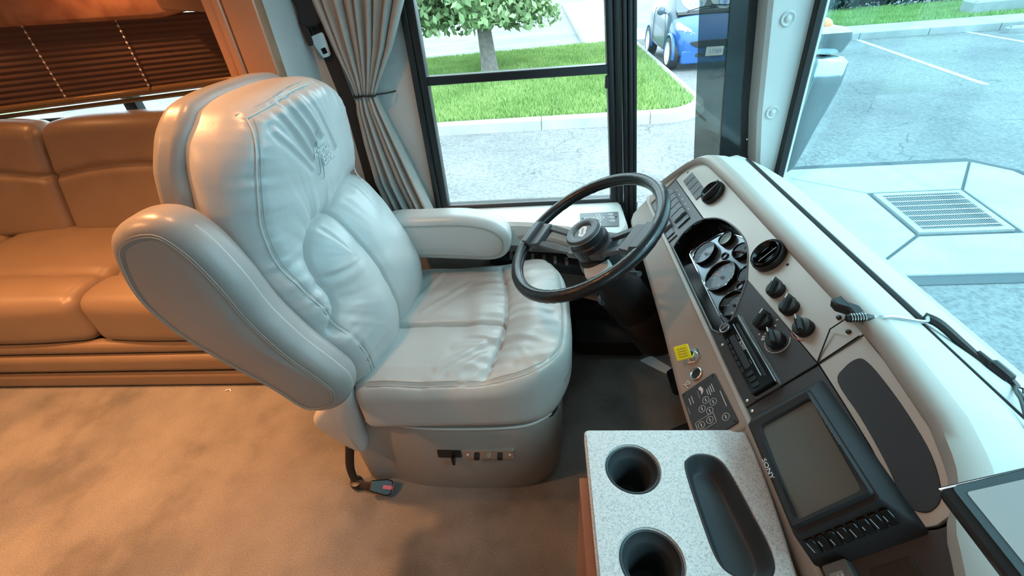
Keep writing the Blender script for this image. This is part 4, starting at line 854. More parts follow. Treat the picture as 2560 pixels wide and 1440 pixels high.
# tablet on the dash top
tab = empty('tablet_display', (.45, .2, 1.0), 'thick black framed tablet with glossy screen coloured pale like reflected sky at the lower right corner', 'tablet')
TF = Fr((.421, .298, 1.0), (0, -1, 0), unit((.86, 0, .5)), unit((-.5, 0, .86)))
mb = MB(); mb.prism(rrect(0, 0, .235, .150, .008), -.022, 0, TF, ch=.003, ch0=.004); tb = mb.build('housing', M['black'], tab)
mb = MB(); mb.prism(rrect(.004, .012, .231, .146, .006), -.001, .0012, TF); mb.build('glass_border', M['tablet_border'], tb); mb = MB(); mb.prism(rrect(.013, .020, .222, .134, .003), .0, .0018, TF); mb.build('screen', M['tablet_screen'], tb)
mb = MB(); mb.tube([TF.p(.004, .001, -.002), TF.p(.004, .149, -.002)], .0022, 8); mb.build('edge_trim', M['chrome'], tb)
mb = MB(); mb.tube([TF.p(.12, .07, -.02), (.54, .17, 1.00), (.60, .17, .955)], .012, 10); mb.lathe([(.04, 0), (.04, .012), (.02, .018)], Fr((.605, .17, .945), (1, 0, 0), (0, 1, 0), (0, 0, 1)), 24); mb.build('mount', M['black'], tab)
mb = MB(); mb.prism(rrect(-.002, .030, .06, .036, .002), -.03, -.012, TF.at(0, .1, 0)); mb.build('clamp', M['black'], tab)
# exterior mirror outside the windshield pillar
mir = empty('exterior_mirror', (1.05, 1.97, .7), 'chrome exterior mirror head with amber marker lamp outside the windshield', 'mirror')
def loft(name, rings, m, par, smooth=True, sub=0, caps=True):
    n_ = len(rings[0]); v = [p for r in rings for p in r]; f = []
    for k in range(len(rings) - 1):
        for i in range(n_): j = (i + 1) % n_; f.append((k * n_ + i, k * n_ + j, (k + 1) * n_ + j, (k + 1) * n_ + i))
    if caps: f.append(tuple(range(n_))); f.append(tuple((len(rings) - 1) * n_ + i for i in range(n_)))
    o = mesh(name, v, f, m, par, auto=45)
    if sub: s_ = o.modifiers.new('s', 'SUBSURF'); s_.levels = s_.render_levels = sub
    return o
def mring(z, y0, y1, x0, x1): q = rrect(x0, y0, x1, y1, .03, 4); return [(a, b_, z) for a, b_ in q]
loft('upper_head', [mring(z, a, b_, 1.02, 1.02 + w) for z, a, b_, w in ((1.150, 1.99, 2.10, .10), (1.154, 1.97, 2.12, .13), (1.20, 1.95, 2.12, .14), (1.225, 1.945, 2.12, .13), (1.24, 1.965, 2.11, .11), (1.245, 1.98, 2.10, .08))], M['mirror_chrome'], mir)
loft('lower_head', [mring(z, a, b_, 1.02, 1.02 + w) for z, a, b_, w in ((.66, 1.99, 2.06, .05), (.70, 1.965, 2.08, .08), (.85, 1.955, 2.10, .11), (1.05, 1.925, 2.12, .14), (1.125, 1.925, 2.12, .14), (1.143, 1.935, 2.11, .12), (1.147, 1.95, 2.10, .10))], M['mirror_chrome'], mir)
mb = MB(); mb.lathe([(.030, 0), (.030, .008), (.022, .022), (.010, .030), (.001, .032)], Fr((1.07, 2.02, 1.238), (1, 0, 0), (0, 1, 0), (0, 0, 1)), 20); mb.build('marker_lamp', M['orange'], mir)
mb = MB(); mb.tube([(1.09, 2.10, 1.0), (1.06, 2.16, 1.3), (1.0, 2.0, 1.7), (.90, 1.79, 1.8)], .022, 10); mb.build('arm', M['mirror_chrome'], mir)

# ================================================================== STEERING
WN = unit((-.502, -.0736, .8616)); WC = np.array([.106, 1.159, .860]); WU = unit(np.cross(WN, (0, 1, 0))); WV = np.cross(WN, WU); WF = Fr(WC, WU, WV, WN)
sw_ = empty('steering_wheel', tuple(WC), 'large black two spoke steering wheel with round horn pad', 'steering wheel')
mb = MB(); R_ = .236; nn = 120; mb.tube([WF.p(R_ * math.cos(a), R_ * math.sin(a), 0) for a in np.linspace(0, 2 * math.pi, nn, endpoint=False)], [.0185 + .0006 * math.sin(i * 2.9) * (1 if (i // 12) % 2 else 0) for i in range(nn)], 16, closed=True); mb.build('rim', M['wheel'] if 'wheel' in M else mat('wheel_rim_leather', (.010, .011, .012), .28, bump=.35, bscale=160, bdist=.0012), sw_)
for a0, nm in ((-40, 0), (133, 1)):
    a = math.radians(a0); F = Fr(WF.p(0, 0, 0), WF.x * math.cos(a) + WF.y * math.sin(a), -WF.x * math.sin(a) + WF.y * math.cos(a), WF.z)
    # frame-like spoke: two bars, a cross piece at the rim and a web by the hub
    mb = MB()
    for s_ in (-1, 1):
        P = [(.045, s_ * .030, -.048), (.10, s_ * .034, -.030), (.155, s_ * .035, -.008), (.19, s_ * .035, .0)]
        for (p0, p1) in zip(P[:-1], P[1:]):
            q = unit(np.array(F.p(*p1)) - np.array(F.p(*p0))); L = np.linalg.norm(np.array(F.p(*p1)) - np.array(F.p(*p0))); y_ = F.y; B = Fr(F.p(*p0), q, y_, np.cross(q, y_)); mb.box((-.002, -.009, -.006), (L + .002, .009, .006), B)
    mb.prism(rpoly([(.165, -.046), (.215, -.050), (.222, 0), (.215, .050), (.165, .046)], .008, 3), -.012, .008, F, ch=.003); mb.prism(rpoly([(.205, -.05), (.238, -.045), (.242, 0), (.238, .045), (.205, .05)], .006, 3), -.021, .020, F, ch=.005)
    mb.prism(rpoly([(.02, -.05), (.075, -.044), (.075, .044), (.02, .05)], .006, 3), -.055, -.036, F, ch=.002); mb.build('spoke', M['gunmetal_dark'] if 'gunmetal_dark' in M else M.setdefault('gunmetal_dark', mat('dark_grey_metal', (.05, .055, .06), .4)), sw_)
mb = MB(); mb.lathe([(.056, -.075), (.058, -.045), (.058, -.020), (.052, -.016), (.050, .006)], WF, 40, True, True); hb = mb.build('hub', M['black'], sw_)
mb = MB(); mb.lathe([(.052, .004), (.0545, .006), (.0545, .010), (.050, .016), (.036, .017), (.030, .014), (.028, .010), (.001, .009)], WF, 44, True, False); hp = mb.build('horn_pad', M['gunmetal_dark'], sw_)
mb = MB(); mb.lathe([(.054, .004), (.0557, .006), (.054, .008)], WF, 44, False, False); mb.build('pad_rim', M['steel'], hp)
EF = Fr(WF.p(0, 0, .0095), unit(-WF.x * .25 - WF.y * .97), unit(np.cross(WF.z, unit(-WF.x * .25 - WF.y * .97))), WF.z)
mb = MB(); mb.prism(smooth_closed([(-.024, .0), (-.012, .013), (0, .011), (.012, .013), (.024, .002), (.014, -.013), (0, -.011), (-.014, -.011)], 5), 0, .0012, EF); em = mb.build('emblem', M['white_print'], hp)
for k in range(5): mb = MB(); mb.tube(smooth_open([EF.p(-.012 + .006 * k, -.004, .0014), EF.p(-.009 + .006 * k, .0, .0014), EF.p(-.013 + .006 * k, .004, .0014)], 3), .0007, 4); mb.build('emblem_stroke', M['gunmetal'], em)
for k in range(8):
    a = k * math.pi / 4 + .2; mb = MB(); mb.box((.0575, -.0012, -.045), (.0592, .0012, -.022), Fr(WF.o, WF.x * math.cos(a) + WF.y * math.sin(a), -WF.x * math.sin(a) + WF.y * math.cos(a), WF.z)); mb.build('rib', M['gunmetal_dark'], hb)
sc_ = empty('steering_column', (.38, 1.18, .4), 'thick black steering column shroud running down into the footwell', 'steering column')
def colring(d, rx, ry, dx=0, dy=0, n_=28, p=2.6):
    out = []
    for i in range(n_):
        t = 2 * math.pi * i / n_; c_, s2 = math.cos(t), math.sin(t); out.append(tuple(WF.p(dx + rx * abs(c_) ** (2 / p) * (1 if c_ > 0 else -1), dy + ry * abs(s2) ** (2 / p) * (1 if s2 > 0 else -1), -d)))
    return out
loft('upper_shroud', [colring(.065, .040, .045), colring(.072, .060, .068), colring(.10, .066, .072), colring(.16, .066, .070), colring(.26, .066, .070), colring(.34, .070, .072), colring(.36, .064, .066)], M['black'], sc_)
loft('lower_boot', [colring(.34, .055, .055), colring(.36, .075, .070, -.005), colring(.44, .080, .075, -.01), colring(.52, .076, .074, -.01), colring(.56, .05, .05, -.01)], M['black'], sc_)
loft('side_bracket', [colring(.26, .02, .02, .05, -.03), colring(.28, .038, .045, .06, -.04), colring(.38, .045, .05, .06, -.05), colring(.43, .03, .03, .05, -.04)], M['black_gloss'], sc_)
mb = MB(); mb.tube([WF.p(0, .060, -.10), WF.p(-.05, .13, -.085), WF.p(-.10, .20, -.06)], [.007, .006, .008], 8); mb.build('turn_lever', M['black'], sc_)
mb = MB(); mb.prism(rpoly([(-.03, -.03), (.05, -.03), (.05, .03), (0, .045), (-.03, .03)], .01, 3), -.1, -.072, WF.at(-.0, .065, 0), ch=.004); mb.build('switch_pod', M['ledge'], sc_)
for q in ((.02, -.066, -.18), (-.02, -.068, -.29)): mb = MB(); mb.lathe([(.006, 0), (.005, .003)], frame_z(WF.p(*q), -WF.y), 12); mb.build('screw', M['gunmetal_dark'], sc_)
ped = empty('brake_pedal', (.48, 1.25, .05), 'black pedal hanging in the dark footwell beside the column', 'pedal')
mb = MB(); mb.prism(rpoly([(-.06, -.04), (.06, -.04), (.06, .04), (-.06, .04)], .012, 4), -.012, .008, frame_z((.50, 1.27, .13), (-.75, 0, .66), (0, 1, 0)), ch=.004); mb.build('pedal_pad', M['rubber'], ped); mb = MB(); mb.tube([(.50, 1.27, .13), (.58, 1.27, .22), (.60, 1.27, .47)], .014, 8); mb.build('pedal_arm', M['black'], ped)
ped2 = empty('accelerator_pedal', (.50, 1.08, 0), 'long black floor mounted pedal nearest the console', 'pedal')
mb = MB(); mb.prism(rpoly([(-.11, -.038), (.10, -.032), (.10, .032), (-.11, .038)], .012, 4), -.012, .008, frame_z((.49, 1.06, .07), (-.62, 0, .78), (.78, 0, .62)), ch=.004); mb.build('pedal_pad', M['rubber'], ped2); mb = MB(); mb.prism(rrect(.38, 1.02, .48, 1.10, .02), 0, .02); mb.build('pedal_base', M['black'], ped2)
pp = MB(); pp.prism(rpoly([(.40, 1.50), (.47, 1.44), (.55, 1.38), (.56, 1.42), (.46, 1.53)], .012, 3), .001, .003); tag(pp.build('paper_scrap', M['plate_white']), 'white sheet lying on the floor under the steering column', 'paper')

# ================================================================== DRIVER SEAT
seat = empty('driver_seat', (-.32, 1.19, 0), 'pale greige leather captain seat with tall embroidered backrest and padded arms', 'seat')
YAW = .075
def wr(along, d, k, amp, fall, ph=0.0): return amp * (np.sin(along * k + ph + 1.7 * np.sin(along * k * .37 + ph)) + .5 * np.sin(along * k * 2.3 + 2 * ph)) * np.exp(-d / fall)
# --- back cushion: rounded block, width along y, height along z, thickness along x (front = +x)
ZB = [.34, .42, .52, .60, .68, .76, .85, .93, .98, 1.06, 1.13, 1.20, 1.26, 1.31]
XB = [-.585, -.575, -.545, -.535, -.540, -.560, -.590, -.625, -.640, -.640, -.632, -.622, -.622, -.635]
HW = [.225, .25, .265, .28, .290, .296, .298, .296, .294, .290, .282, .268, .252, .235]
def back(P, z0, z1, xoff, thick, hwk, front):
    y, z, x = P[:, 0], P[:, 1], P[:, 2]; zz = (z0 + z1) / 2 + z
    xc = np.interp(zz, ZB, XB); hw = np.interp(zz, ZB, HW) * hwk
    hw = np.interp(zz, [0, 1], [0, 1]) * 0 + np.convolve(np.r_[hw], [1], 'same')
    yy = y / .28 * hw; return xc, yy, zz
H2 = (1.315 - .36) / 2; ZC = (1.315 + .36) / 2
P, Q = rbox((.28, H2, .075), .055, (130, 220, 8))
zz = ZC + P[:, 1]
zs = np.linspace(.3, 1.35, 60); xs = np.interp(zs, ZB, XB); xs = np.convolve(np.r_[[xs[0]] * 3, xs, [xs[-1]] * 3], np.ones(7) / 7, 'valid'); xc = np.interp(zz, zs, xs)
hs_ = np.interp(zs, ZB, HW); hs_ = np.convolve(np.r_[[hs_[0]] * 3, hs_, [hs_[-1]] * 3], np.ones(7) / 7, 'valid'); hw = np.interp(zz, zs, hs_)
# round the top corners in plan
yv = P[:, 0] / .28; topr = np.clip((zz - 1.17) / .145, 0, 1); hw = hw * (1 - .16 * topr ** 2.5)
zz = zz - .030 * np.abs(yv) ** 3 * np.clip((zz - 1.1) / .2, 0, 1)
yy = yv * hw; fr = np.clip((P[:, 2] + .02) / .06, 0, 1)      # 1 on the front face
edge_d = (1 - np.abs(yv)) * hw
X = P[:, 2] * 1.2 + xc - .078
crown = -.030 * np.abs(yv) ** 2.6 * np.clip((zz - .5) / .3, 0, 1) - .012 * np.abs(yv) ** 2; X += crown * fr
Yw, Zw = yy, zz
arch = smooth_open([(.30, .955), (.24, .985), (.16, .998), (.08, .990), (0, .968), (-.06, .975), (-.12, .968), (-.170, .930), (-.195, .87), (-.205, .79), (-.255, .735)], 4).tolist()
d1, a1, s1 = seg_dist(Yw, Zw, arch); split = [(0, .975), (.005, .80), (0, .44)]; d2, a2, s2 = seg_dist(Yw, Zw, split)
seamL = [(-.178, 1.278), (-.222, 1.20), (-.256, 1.08), (-.268, .96), (-.262, .86), (-.248, .76), (-.232, .60), (-.21, .42)]; seamT = [(-.178, 1.278), (0, 1.298), (.20, 1.285)]; seamR = [(.205, 1.285), (.235, 1.20), (.245, 1.08), (.245, .96)]
disp = -.020 * np.exp(-(d1 / .0065) ** 2) - .014 * np.exp(-(d1 / .022) ** 2) + .018 * (1 - np.exp(-(d1 / .05) ** 2))
below = (Zw < .975) & (Yw > -.16)
wb_ = np.clip((.985 - Zw) / .02, 0, 1) * np.clip((Yw + .21) / .12, 0, 1) ** 1.5
disp += wb_ * (-.020 * np.exp(-(d2 / .0065) ** 2) - .012 * np.exp(-(d2 / .03) ** 2) + .010 * (1 - np.exp(-(d2 / .08) ** 2)))
disp += .022 * np.exp(-((Yw - .16) / .10) ** 2 - ((Zw - .66) / .16) ** 2) + .018 * np.exp(-((Yw + .10) / .09) ** 2 - ((Zw - .66) / .17) ** 2)
for sm in (seamL, seamT, seamR):
    d3, a3, _ = seg_dist(Yw, Zw, sm); disp += -.004 * np.exp(-(d3 / .008) ** 2) + wr(a3, d3, 95, .0016, .045, .5)
disp += wr(a1, d1, 82, .0042, .055, 1.0) * np.clip((a1 - .15) / .2, .45, 1.0) * (1 - np.exp(-(d1 / .016) ** 2)) + wr(a2, d2, 42, .0018, .03)
# long diagonal folds in the head panel
for (ya, za, yb, zb, am) in ((-.11, 1.27, -.045, 1.14, .0050), (-.07, 1.28, -.02, 1.17, .0055), (-.03, 1.28, .015, 1.18, .0045), (.02, 1.28, .08, 1.13, .0035), (-.15, 1.24, -.06, 1.12, .003)):
    d4, a4, _ = seg_dist(Yw, Zw, [(ya, za), (yb, zb)]); disp += am * (np.exp(-(d4 / .007) ** 2) - .8 * np.exp(-((d4 - .014) / .008) ** 2))
disp += .002 * np.sin(Yw * 31 + 2 * np.sin(Zw * 17)) * np.sin(Zw * 27)
X += disp * fr
bolster = np.clip((np.abs(yv) - .90) / .1, 0, 1); X += 0
Xw = X + YAW * yy; Yo = 1.168 + yy * np.where(yy > 0, 1.04, 1.0)
backc = mesh('back_cushion', np.stack([Xw, Yo, zz], 1), Q, M['leather'], seat, smooth=True, recalc=True, auto=0)
BCo = (lambda y, z, off=0.0: (float(np.interp(z, zs, xs)) + .075 + off + YAW * (y - 1.163), y, z))
# surface sampler for seams: nearest front vertex
FV = np.stack([Xw, Yo, zz], 1)[P[:, 2] > .03]
def onfront(y, z, off=.0015):
    d = (FV[:, 1] - 1.168 - y) ** 2 + (FV[:, 2] - z) ** 2; i = np.argsort(d)[:14]; w = 1 / (d[i] + 2e-5); return (float((FV[i, 0] * w).sum() / w.sum()) + off, 1.163 + y, z)
for sm in (seamL, seamT, seamR):
    s_ = smooth_open(sm, 8); mb = MB(); pts_ = np.array([onfront(a, b_) for a, b_ in s_])
    for _ in range(6): pts_[1:-1, 0] = (pts_[:-2, 0] + 2 * pts_[1:-1, 0] + pts_[2:, 0]) / 4
    mb.tube(pts_ + (.001, 0, 0), .0018, 6); mb.build('seam_piping', M['piping'], backc)
    mb = MB(); q = inset(np.vstack([s_, s_[::-1] + 1e-4]), 0) if False else s_; T = np.gradient(s_, axis=0); T /= np.linalg.norm(T, axis=1)[:, None]; nrm = np.stack([-T[:, 1], T[:, 0]], 1) * .008; pts_ = np.array([onfront(a, b_, .001) for a, b_ in (s_ + nrm)])
    for _ in range(6): pts_[1:-1, 0] = (pts_[:-2, 0] + 2 * pts_[1:-1, 0] + pts_[2:, 0]) / 4
    mb.tube(pts_, .0009, 4); mb.build('stitching', M['thread'], backc)
# embroidery: script lettering, arch and two tails
ex = unit((YAW, 1, 0)); p0 = np.array(onfront(.0, 1.135, .0)); p1 = np.array(onfront(.0, 1.10, 0)); p2 = np.array(onfront(0, 1.17, 0)); ez = unit(p2 - p1); LZ_ = unit(np.cross(ex, ez)); ca_, sa_ = math.cos(.04), math.sin(.04); LFR = Fr(np.array(onfront(.0, 1.135, .0065)), ex * ca_ + ez * sa_, ez * ca_ - ex * sa_, LZ_); LFU = Fr(LFR.o, ex, ez, LZ_)
text('embroidered_lettering', 'Mountain', .026, LFR.at(-.002, .010, .0), M['logo'], backc, extrude=.0008, sx=.72, shear=.35) if False else None
text('embroidered_lettering', 'American', .036, LFR.at(-.004, .015, .0), M['logo'], backc, extrude=.0009, sx=.62, shear=.2)
text('embroidered_lettering', 'Eagle', .036, LFR.at(.014, -.014, .0), M['logo'], backc, extrude=.0009, sx=.78, shear=.2)
for pts in ([LFU.p(.026 * math.cos(a) + .004, .028 + .030 * math.sin(a), .0) for a in np.linspace(3.3, .5, 16)], [LFU.p(a, b_, 0) for a, b_ in smooth_open([(-.040, .012), (-.030, .018), (-.032, -.012), (-.040, -.036), (-.050, -.040)], 5)], [LFU.p(a, b_, 0) for a, b_ in smooth_open([(-.018, -.006), (-.020, -.030), (-.028, -.052), (-.038, -.056)], 5)], [LFR.p(-.015, -.026, 0), LFR.p(.048, -.026, 0)]):
    mb = MB(); mb.tube(pts, .0013, 5); mb.build('embroidered_line', M['logo_dark'], backc)
# --- back shell
H3 = (1.330 - .36) / 2; ZC3 = (1.330 + .36) / 2
P3_, Q3 = rbox((.29, H3, .075), .06, (30, 50, 8)); z3 = ZC3 + P3_[:, 1]; yv3 = P3_[:, 0] / .29
hw3 = np.interp(z3, zs, hs_) * .97 * (1 - .13 * np.clip((z3 - 1.2) / .15, 0, 1) ** 2.2)
xs3 = np.interp(z3, [.3, .5, .8, .95, 1.1, 1.2, 1.30, 1.36], [-.70, -.72, -.765, -.810, -.825, -.815, -.790, -.775])
x3 = xs3 + P3_[:, 2] * np.interp(z3, [.4, 1.0, 1.3], [.7, .62, .55]) - .010 * (yv3 ** 2) * (P3_[:, 2] < 0)
z3 = z3 - .025 * np.abs(yv3) ** 3 * np.clip((z3 - 1.1) / .2, 0, 1)
shell = mesh('back_shell', np.stack([x3 + YAW * yv3 * hw3, 1.163 + yv3 * hw3, z3], 1), Q3, M['leather_shade'], seat, smooth=True, auto=0)
mb = MB(); mb.box((-.80, .97, .42), (-.70, 1.36, 1.20)); mb.build('back_core', M['black_matte'], seat)
# --- seat cushion
out = np.array([(-.60, .860), (-.35, .857), (-.12, .860), (-.02, .880), (.045, .945), (.066, 1.06), (.070, 1.20), (.066, 1.34), (.045, 1.46), (-.02, 1.52), (-.12, 1.54), (-.35, 1.54), (-.60, 1.54)])
def cushion_xy(a, b_):      # map the square [-1,1]^2 to the rounded plan
    fx = np.clip((a - .55) / .45, 0, 1); xr = .070 - .085 * np.abs(b_) ** 4.0; x = -.60 + (a + 1) / 2 * (xr + .60)
    yw = .342 * (1 - .12 * np.clip((a - .35) / .65, 0, 1) ** 3.0); return x, 1.20 + b_ * yw
Pc, Qc = rbox((.335, .342, .10), .048, (150, 150, 10))
xx, yy2 = cushion_xy(Pc[:, 0] / .335, Pc[:, 1] / .342); top = np.clip((Pc[:, 2] - .03) / .05, 0, 1)
lx, ly = xx, yy2 - 1.163
fs = smooth_open([(-.215, -.32), (-.185, -.22), (-.158, -.10), (-.150, 0), (-.150, .10), (-.160, .20), (-.190, .33)], 5).tolist(); d1, a1, s1 = seg_dist(lx, ly, fs); d2, a2, s2 = seg_dist(lx, ly, [(-.60, -.005), (-.150, -.005)])
per = [(-.60, -.275), (-.20, -.278), (-.06, -.262), (.015, -.20), (.040, -.10), (.045, .05), (.040, .22), (.0, .31)]; d5, a5, _ = seg_dist(lx, ly, smooth_open(per, 4).tolist())
fade_ = 1 - np.clip((np.abs(yy2 - 1.20) - .25) / .07, 0, 1)
disp = (-.016 * np.exp(-(d1 / .007) ** 2) - .010 * np.exp(-(d1 / .026) ** 2)) * fade_ + .010 * (1 - np.exp(-(d1 / .06) ** 2)) * fade_ + np.where(lx < -.150, -.018 * np.exp(-(d2 / .009) ** 2) - .012 * np.exp(-(d2 / .035) ** 2), 0)
disp += wr(a1, d1, 60, .0042, .065, .3) * fade_ + np.where(lx < -.16, wr(a2, d2, 38, .0022, .05, .9), 0) + wr(a5, d5, 60, .0012, .05)
disp += .016 * np.exp(-((lx + .04) / .09) ** 2) + .006 * np.sin(lx * 9 + 1) - .005 * np.exp(-(d5 / .006) ** 2)
for (xa, ya, xb, yb, am) in ((-.30, -.24, -.20, -.16, .004), (-.34, -.22, -.22, -.12, .005), (-.30, -.13, -.18, -.10, .004), (-.26, -.27, -.19, -.22, .004), (-.50, .10, -.42, .30, .004), (-.45, .06, -.30, .22, .004), (-.1, -.1, .0, -.16, .003), (-.12, .05, -.0, .0, .003), (-.09, -.22, .0, -.2, .003)):
    d4, _, _ = seg_dist(lx, ly, [(xa, ya), (xb, yb)]); disp += .55 * am * (np.exp(-(d4 / .012) ** 2) - .7 * np.exp(-((d4 - .022) / .014) ** 2))
disp += .002 * np.sin(lx * 33 + 2 * np.sin(ly * 19)) * np.sin(ly * 29)
side = np.exp(-((Pc[:, 2] + .01) / .05) ** 2)
zq = .445 + Pc[:, 2] * np.interp(xx, [-.6, .06], [.92, 1.02]) + np.interp(xx, [-.6, -.2, .06], [-.012, .0, .006]) + disp * top + .02 * (Pc[:, 2] < 0) * np.clip((xx - .0) / .07, 0, 1)
seatc = mesh('seat_cushion', np.stack([xx, yy2, zq], 1), Qc, M['leather'], seat, smooth=True, auto=0)
SV = np.stack([xx, yy2, zq], 1)[Pc[:, 2] > .04]
def ontop(x, y, off=.0015):
    d = (SV[:, 0] - x) ** 2 + (SV[:, 1] - 1.163 - y) ** 2; i = np.argsort(d)[:4]; w = 1 / (d[i] + 1e-6); return (x, 1.163 + y, float((SV[i, 2] * w).sum() / w.sum()) + off)
s_ = smooth_open(per, 8); mb = MB(); mb.tube([ontop(a, b_, .001) for a, b_ in s_], .0020, 5); mb.build('seam_piping', M['piping'], seatc); mb = MB(); mb.tube([ontop(a, b_ + .010, .0008) for a, b_ in s_], .0010, 4); mb.build('stitching', M['thread'], seatc)
# --- base skirt
bo = np.array([(-.70, .955), (-.58, .905), (-.42, .872), (-.15, .872), (-.04, .90), (.02, .97), (.035, 1.10), (.035, 1.32), (.0, 1.46), (-.06, 1.50), (-.45, 1.51), (-.70, 1.50)]); bs = smooth_closed(bo, 6)
cx_, cy_ = bs.mean(0); rings = []
for z, k in ((.0, .975), (.02, .99), (.12, 1.0), (.22, 1.0), (.30, .985), (.335, .965), (.345, .94), (.345, .6)): rings.append([(cx_ + (a - cx_) * k + .010 * (z - .15), cy_ + (b_ - cy_) * k, z) for a, b_ in bs])
base = loft('base_skirt', rings, M['leather_shade'], seat)
mb = MB(); mb.tube([(cx_ + (a - cx_) * .970 + .002, cy_ + (b_ - cy_) * .970, .334) for a, b_ in bs], .0045, 6, closed=True); mb.build('base_piping', M['piping'], seat)
mb = MB(); mb.prism(rpoly([(-.60, .90), (.02, .92), (.02, 1.47), (-.60, 1.50)], .08, 4), .32, .40); mb.build('seat_frame', M['black_matte'], seat)
SF = Fr((0, .8705, 0), (1, 0, 0), (0, 0, 1), (0, -1, 0))
mb = MB(); mb.prism(rrect(-.385, .197, -.305, .236, .006), -.004, .004, SF, ch=.001); cpn = mb.build('rocker_panel', M['black'], seat)
mb = MB(); mb.prism(rrect(-.338, .180, -.328, .215, .003), .003, .022, SF, ch=.002); mb.build('lever', M['black_gloss'], cpn)
mb = MB(); mb.prism(rrect(-.300, .190, -.130, .237, .005), -.004, .0035, SF, ch=.0015); spn = mb.build('switch_plate', M['chrome'], seat)
for x, w in ((-.255, .018), (-.215, .012), (-.178, .018)): mb = MB(); mb.prism(rrect(x - w / 2, .196, x + w / 2, .214, .003), .003, .014, SF, ch=.002); mb.build('toggle', M['steel' if w < .015 else 'black'], spn)
for x in (-.285, -.145): mb = MB(); mb.lathe([(.004, 0), (.003, .002)], SF.at(x, .213, .0035), 10); mb.build('screw', M['white_print'], spn)
# lower side wing joining back and base
v, f = puffy(smooth_closed([(-.64, .520), (-.70, .46), (-.755, .40), (-.755, .35), (-.70, .27), (-.655, .225), (-.625, .235), (-.612, .33), (-.600, .44), (-.600, .50)], 5), -.915, -.860, .024, XZ, .006); mesh('side_wing', v, f, M['leather'], seat, smooth=True, auto=0)
v, f = puffy(smooth_closed([(-.64, .520), (-.70, .46), (-.755, .40), (-.755, .35), (-.70, .27), (-.655, .225), (-.625, .235), (-.612, .33), (-.600, .44), (-.600, .50)], 5), -1.53, -1.47, .024, XZ, .006); mesh('side_wing', v, f, M['leather'], seat, smooth=True, auto=0)
# --- arms
arm1 = smooth_closed([(-.935, 1.045), (-.905, 1.115), (-.835, 1.150), (-.765, 1.145), (-.715, 1.090), (-.680, 1.00), (-.655, .90), (-.610, .80), (-.555, .715), (-.530, .660), (-.545, .60), (-.60, .560), (-.675, .565), (-.745, .655), (-.825, .745), (-.90, .845), (-.940, .95)], 5)
v, f = puffy(arm1, -.862, -.752, .040, XZ, .010, 8); am = mesh('armrest', v, f, M['leather_shade'], seat, smooth=True, auto=0); am['label'] = 'near armrest folded up along the backrest'
for off, h, m_ in ((.030, -.7535, 'thread'), (.036, -.7528, 'thread')):
    q = inset(arm1, off); mb = MB(); mb.tube([XZ.p(a, b_, h + (.0035 if True else 0)) for a, b_ in q], .0011, 5, closed=True); mb.build('stitching', M[m_], am)
q = inset(arm1, .004)[18:50]; mb = MB(); mb.tube([XZ.p(a, b_, -.80) for a, b_ in q], .0050, 6); mb.build('arm_piping', M['piping'], am)
mb = MB(); mb.lathe([(.045, -.1), (.045, .08)], XZ.at(-.64, .62, -.90), 24); mb.build('arm_pivot', M['black'], seat)
arm2 = smooth_closed([(-.60, .785), (-.45, .792), (-.30, .788), (-.20, .762), (-.148, .715), (-.140, .660), (-.165, .615), (-.22, .597), (-.32, .604), (-.42, .612), (-.52, .62), (-.60, .63), (-.64, .70)], 5)
v, f = puffy(arm2, -1.553, -1.437, .035, XZ, .006, 8); am2 = mesh('armrest', v, f, M['leather'], seat, smooth=True, auto=0); am2['label'] = 'far armrest folded down level over the seat'
for off in (.026, .031): q = inset(arm2, off); mb = MB(); mb.tube([XZ.p(a, b_, -1.4365) for a, b_ in q], .0010, 5, closed=True); mb.build('stitching', M['thread'], am2)
mb = MB(); mb.lathe([(.04, -.12), (.04, .05)], XZ.at(-.60, .70, -1.43), 24); mb.build('arm_pivot', M['black'], seat)
lint = MB(); lint.tube([(-1.52, 1.345, .004), (-1.50, 1.35, .006), (-1.49, 1.34, .003)], .003, 5); tag(lint.build('lint', M['plate_white']), 'scrap of white lint on the carpet in front of the sofa', 'lint')
scw = MB(); scw.lathe([(.005, 0), (.005, .004), (.002, .006), (.002, .014)], Fr((.226, 1.275, .001), (1, 0, 0), (0, 1, 0), (0, 0, 1)), 10); tag(scw.build('loose_screw', M['steel']), 'small shiny loose screw standing on the footwell carpet', 'screw')
# ---- seat belt buckle on the floor
bk = empty('seat_belt_buckle', (-.60, .86, 0), 'black seat belt buckle with red button lying on the carpet by the seat base', 'seat belt buckle')
mb = MB(); mb.tube(smooth_open([(-.705, .905, .20), (-.728, .893, .10), (-.722, .880, .035), (-.690, .868, .026), (-.655, .862, .030)], 6), .016, 8, flat=.45); mb.build('strap', M['belt'], bk)
mb = MB(); mb.lathe([(.022, -.012), (.024, 0), (.022, .012), (.010, .014)], Fr((-.720, .880, .022), (1, 0, 0), (0, 1, 0), (0, 0, 1)), 18); mb.build('anchor', M['black'], bk)
BK = frame_z((-.612, .858, .032), (.45, -.45, .75), (.9, .1, -.35)); mb = MB(); mb.prism(rpoly([(-.048, -.018), (.012, -.028), (.030, -.022), (.030, .022), (.012, .028), (-.048, .018)], .006, 3), -.013, .013, BK, ch=.004); bkk = mb.build('buckle_body', M['black'], bk)
EFk = Fr(BK.p(.030, 0, 0), BK.y, BK.z, BK.x); mb = MB(); mb.prism(rrect(-.015, -.004, .015, .010, .003), .0, .003, EFk, ch=.001); mb.build('release_button', M['red'], bkk)
mb = MB(); mb.prism(rrect(-.016, -.006, .016, .007, .003), .0128, .0145, BK.at(.012, 0, 0), ch=.0005); mb.build('release_button', M['red'], bkk)
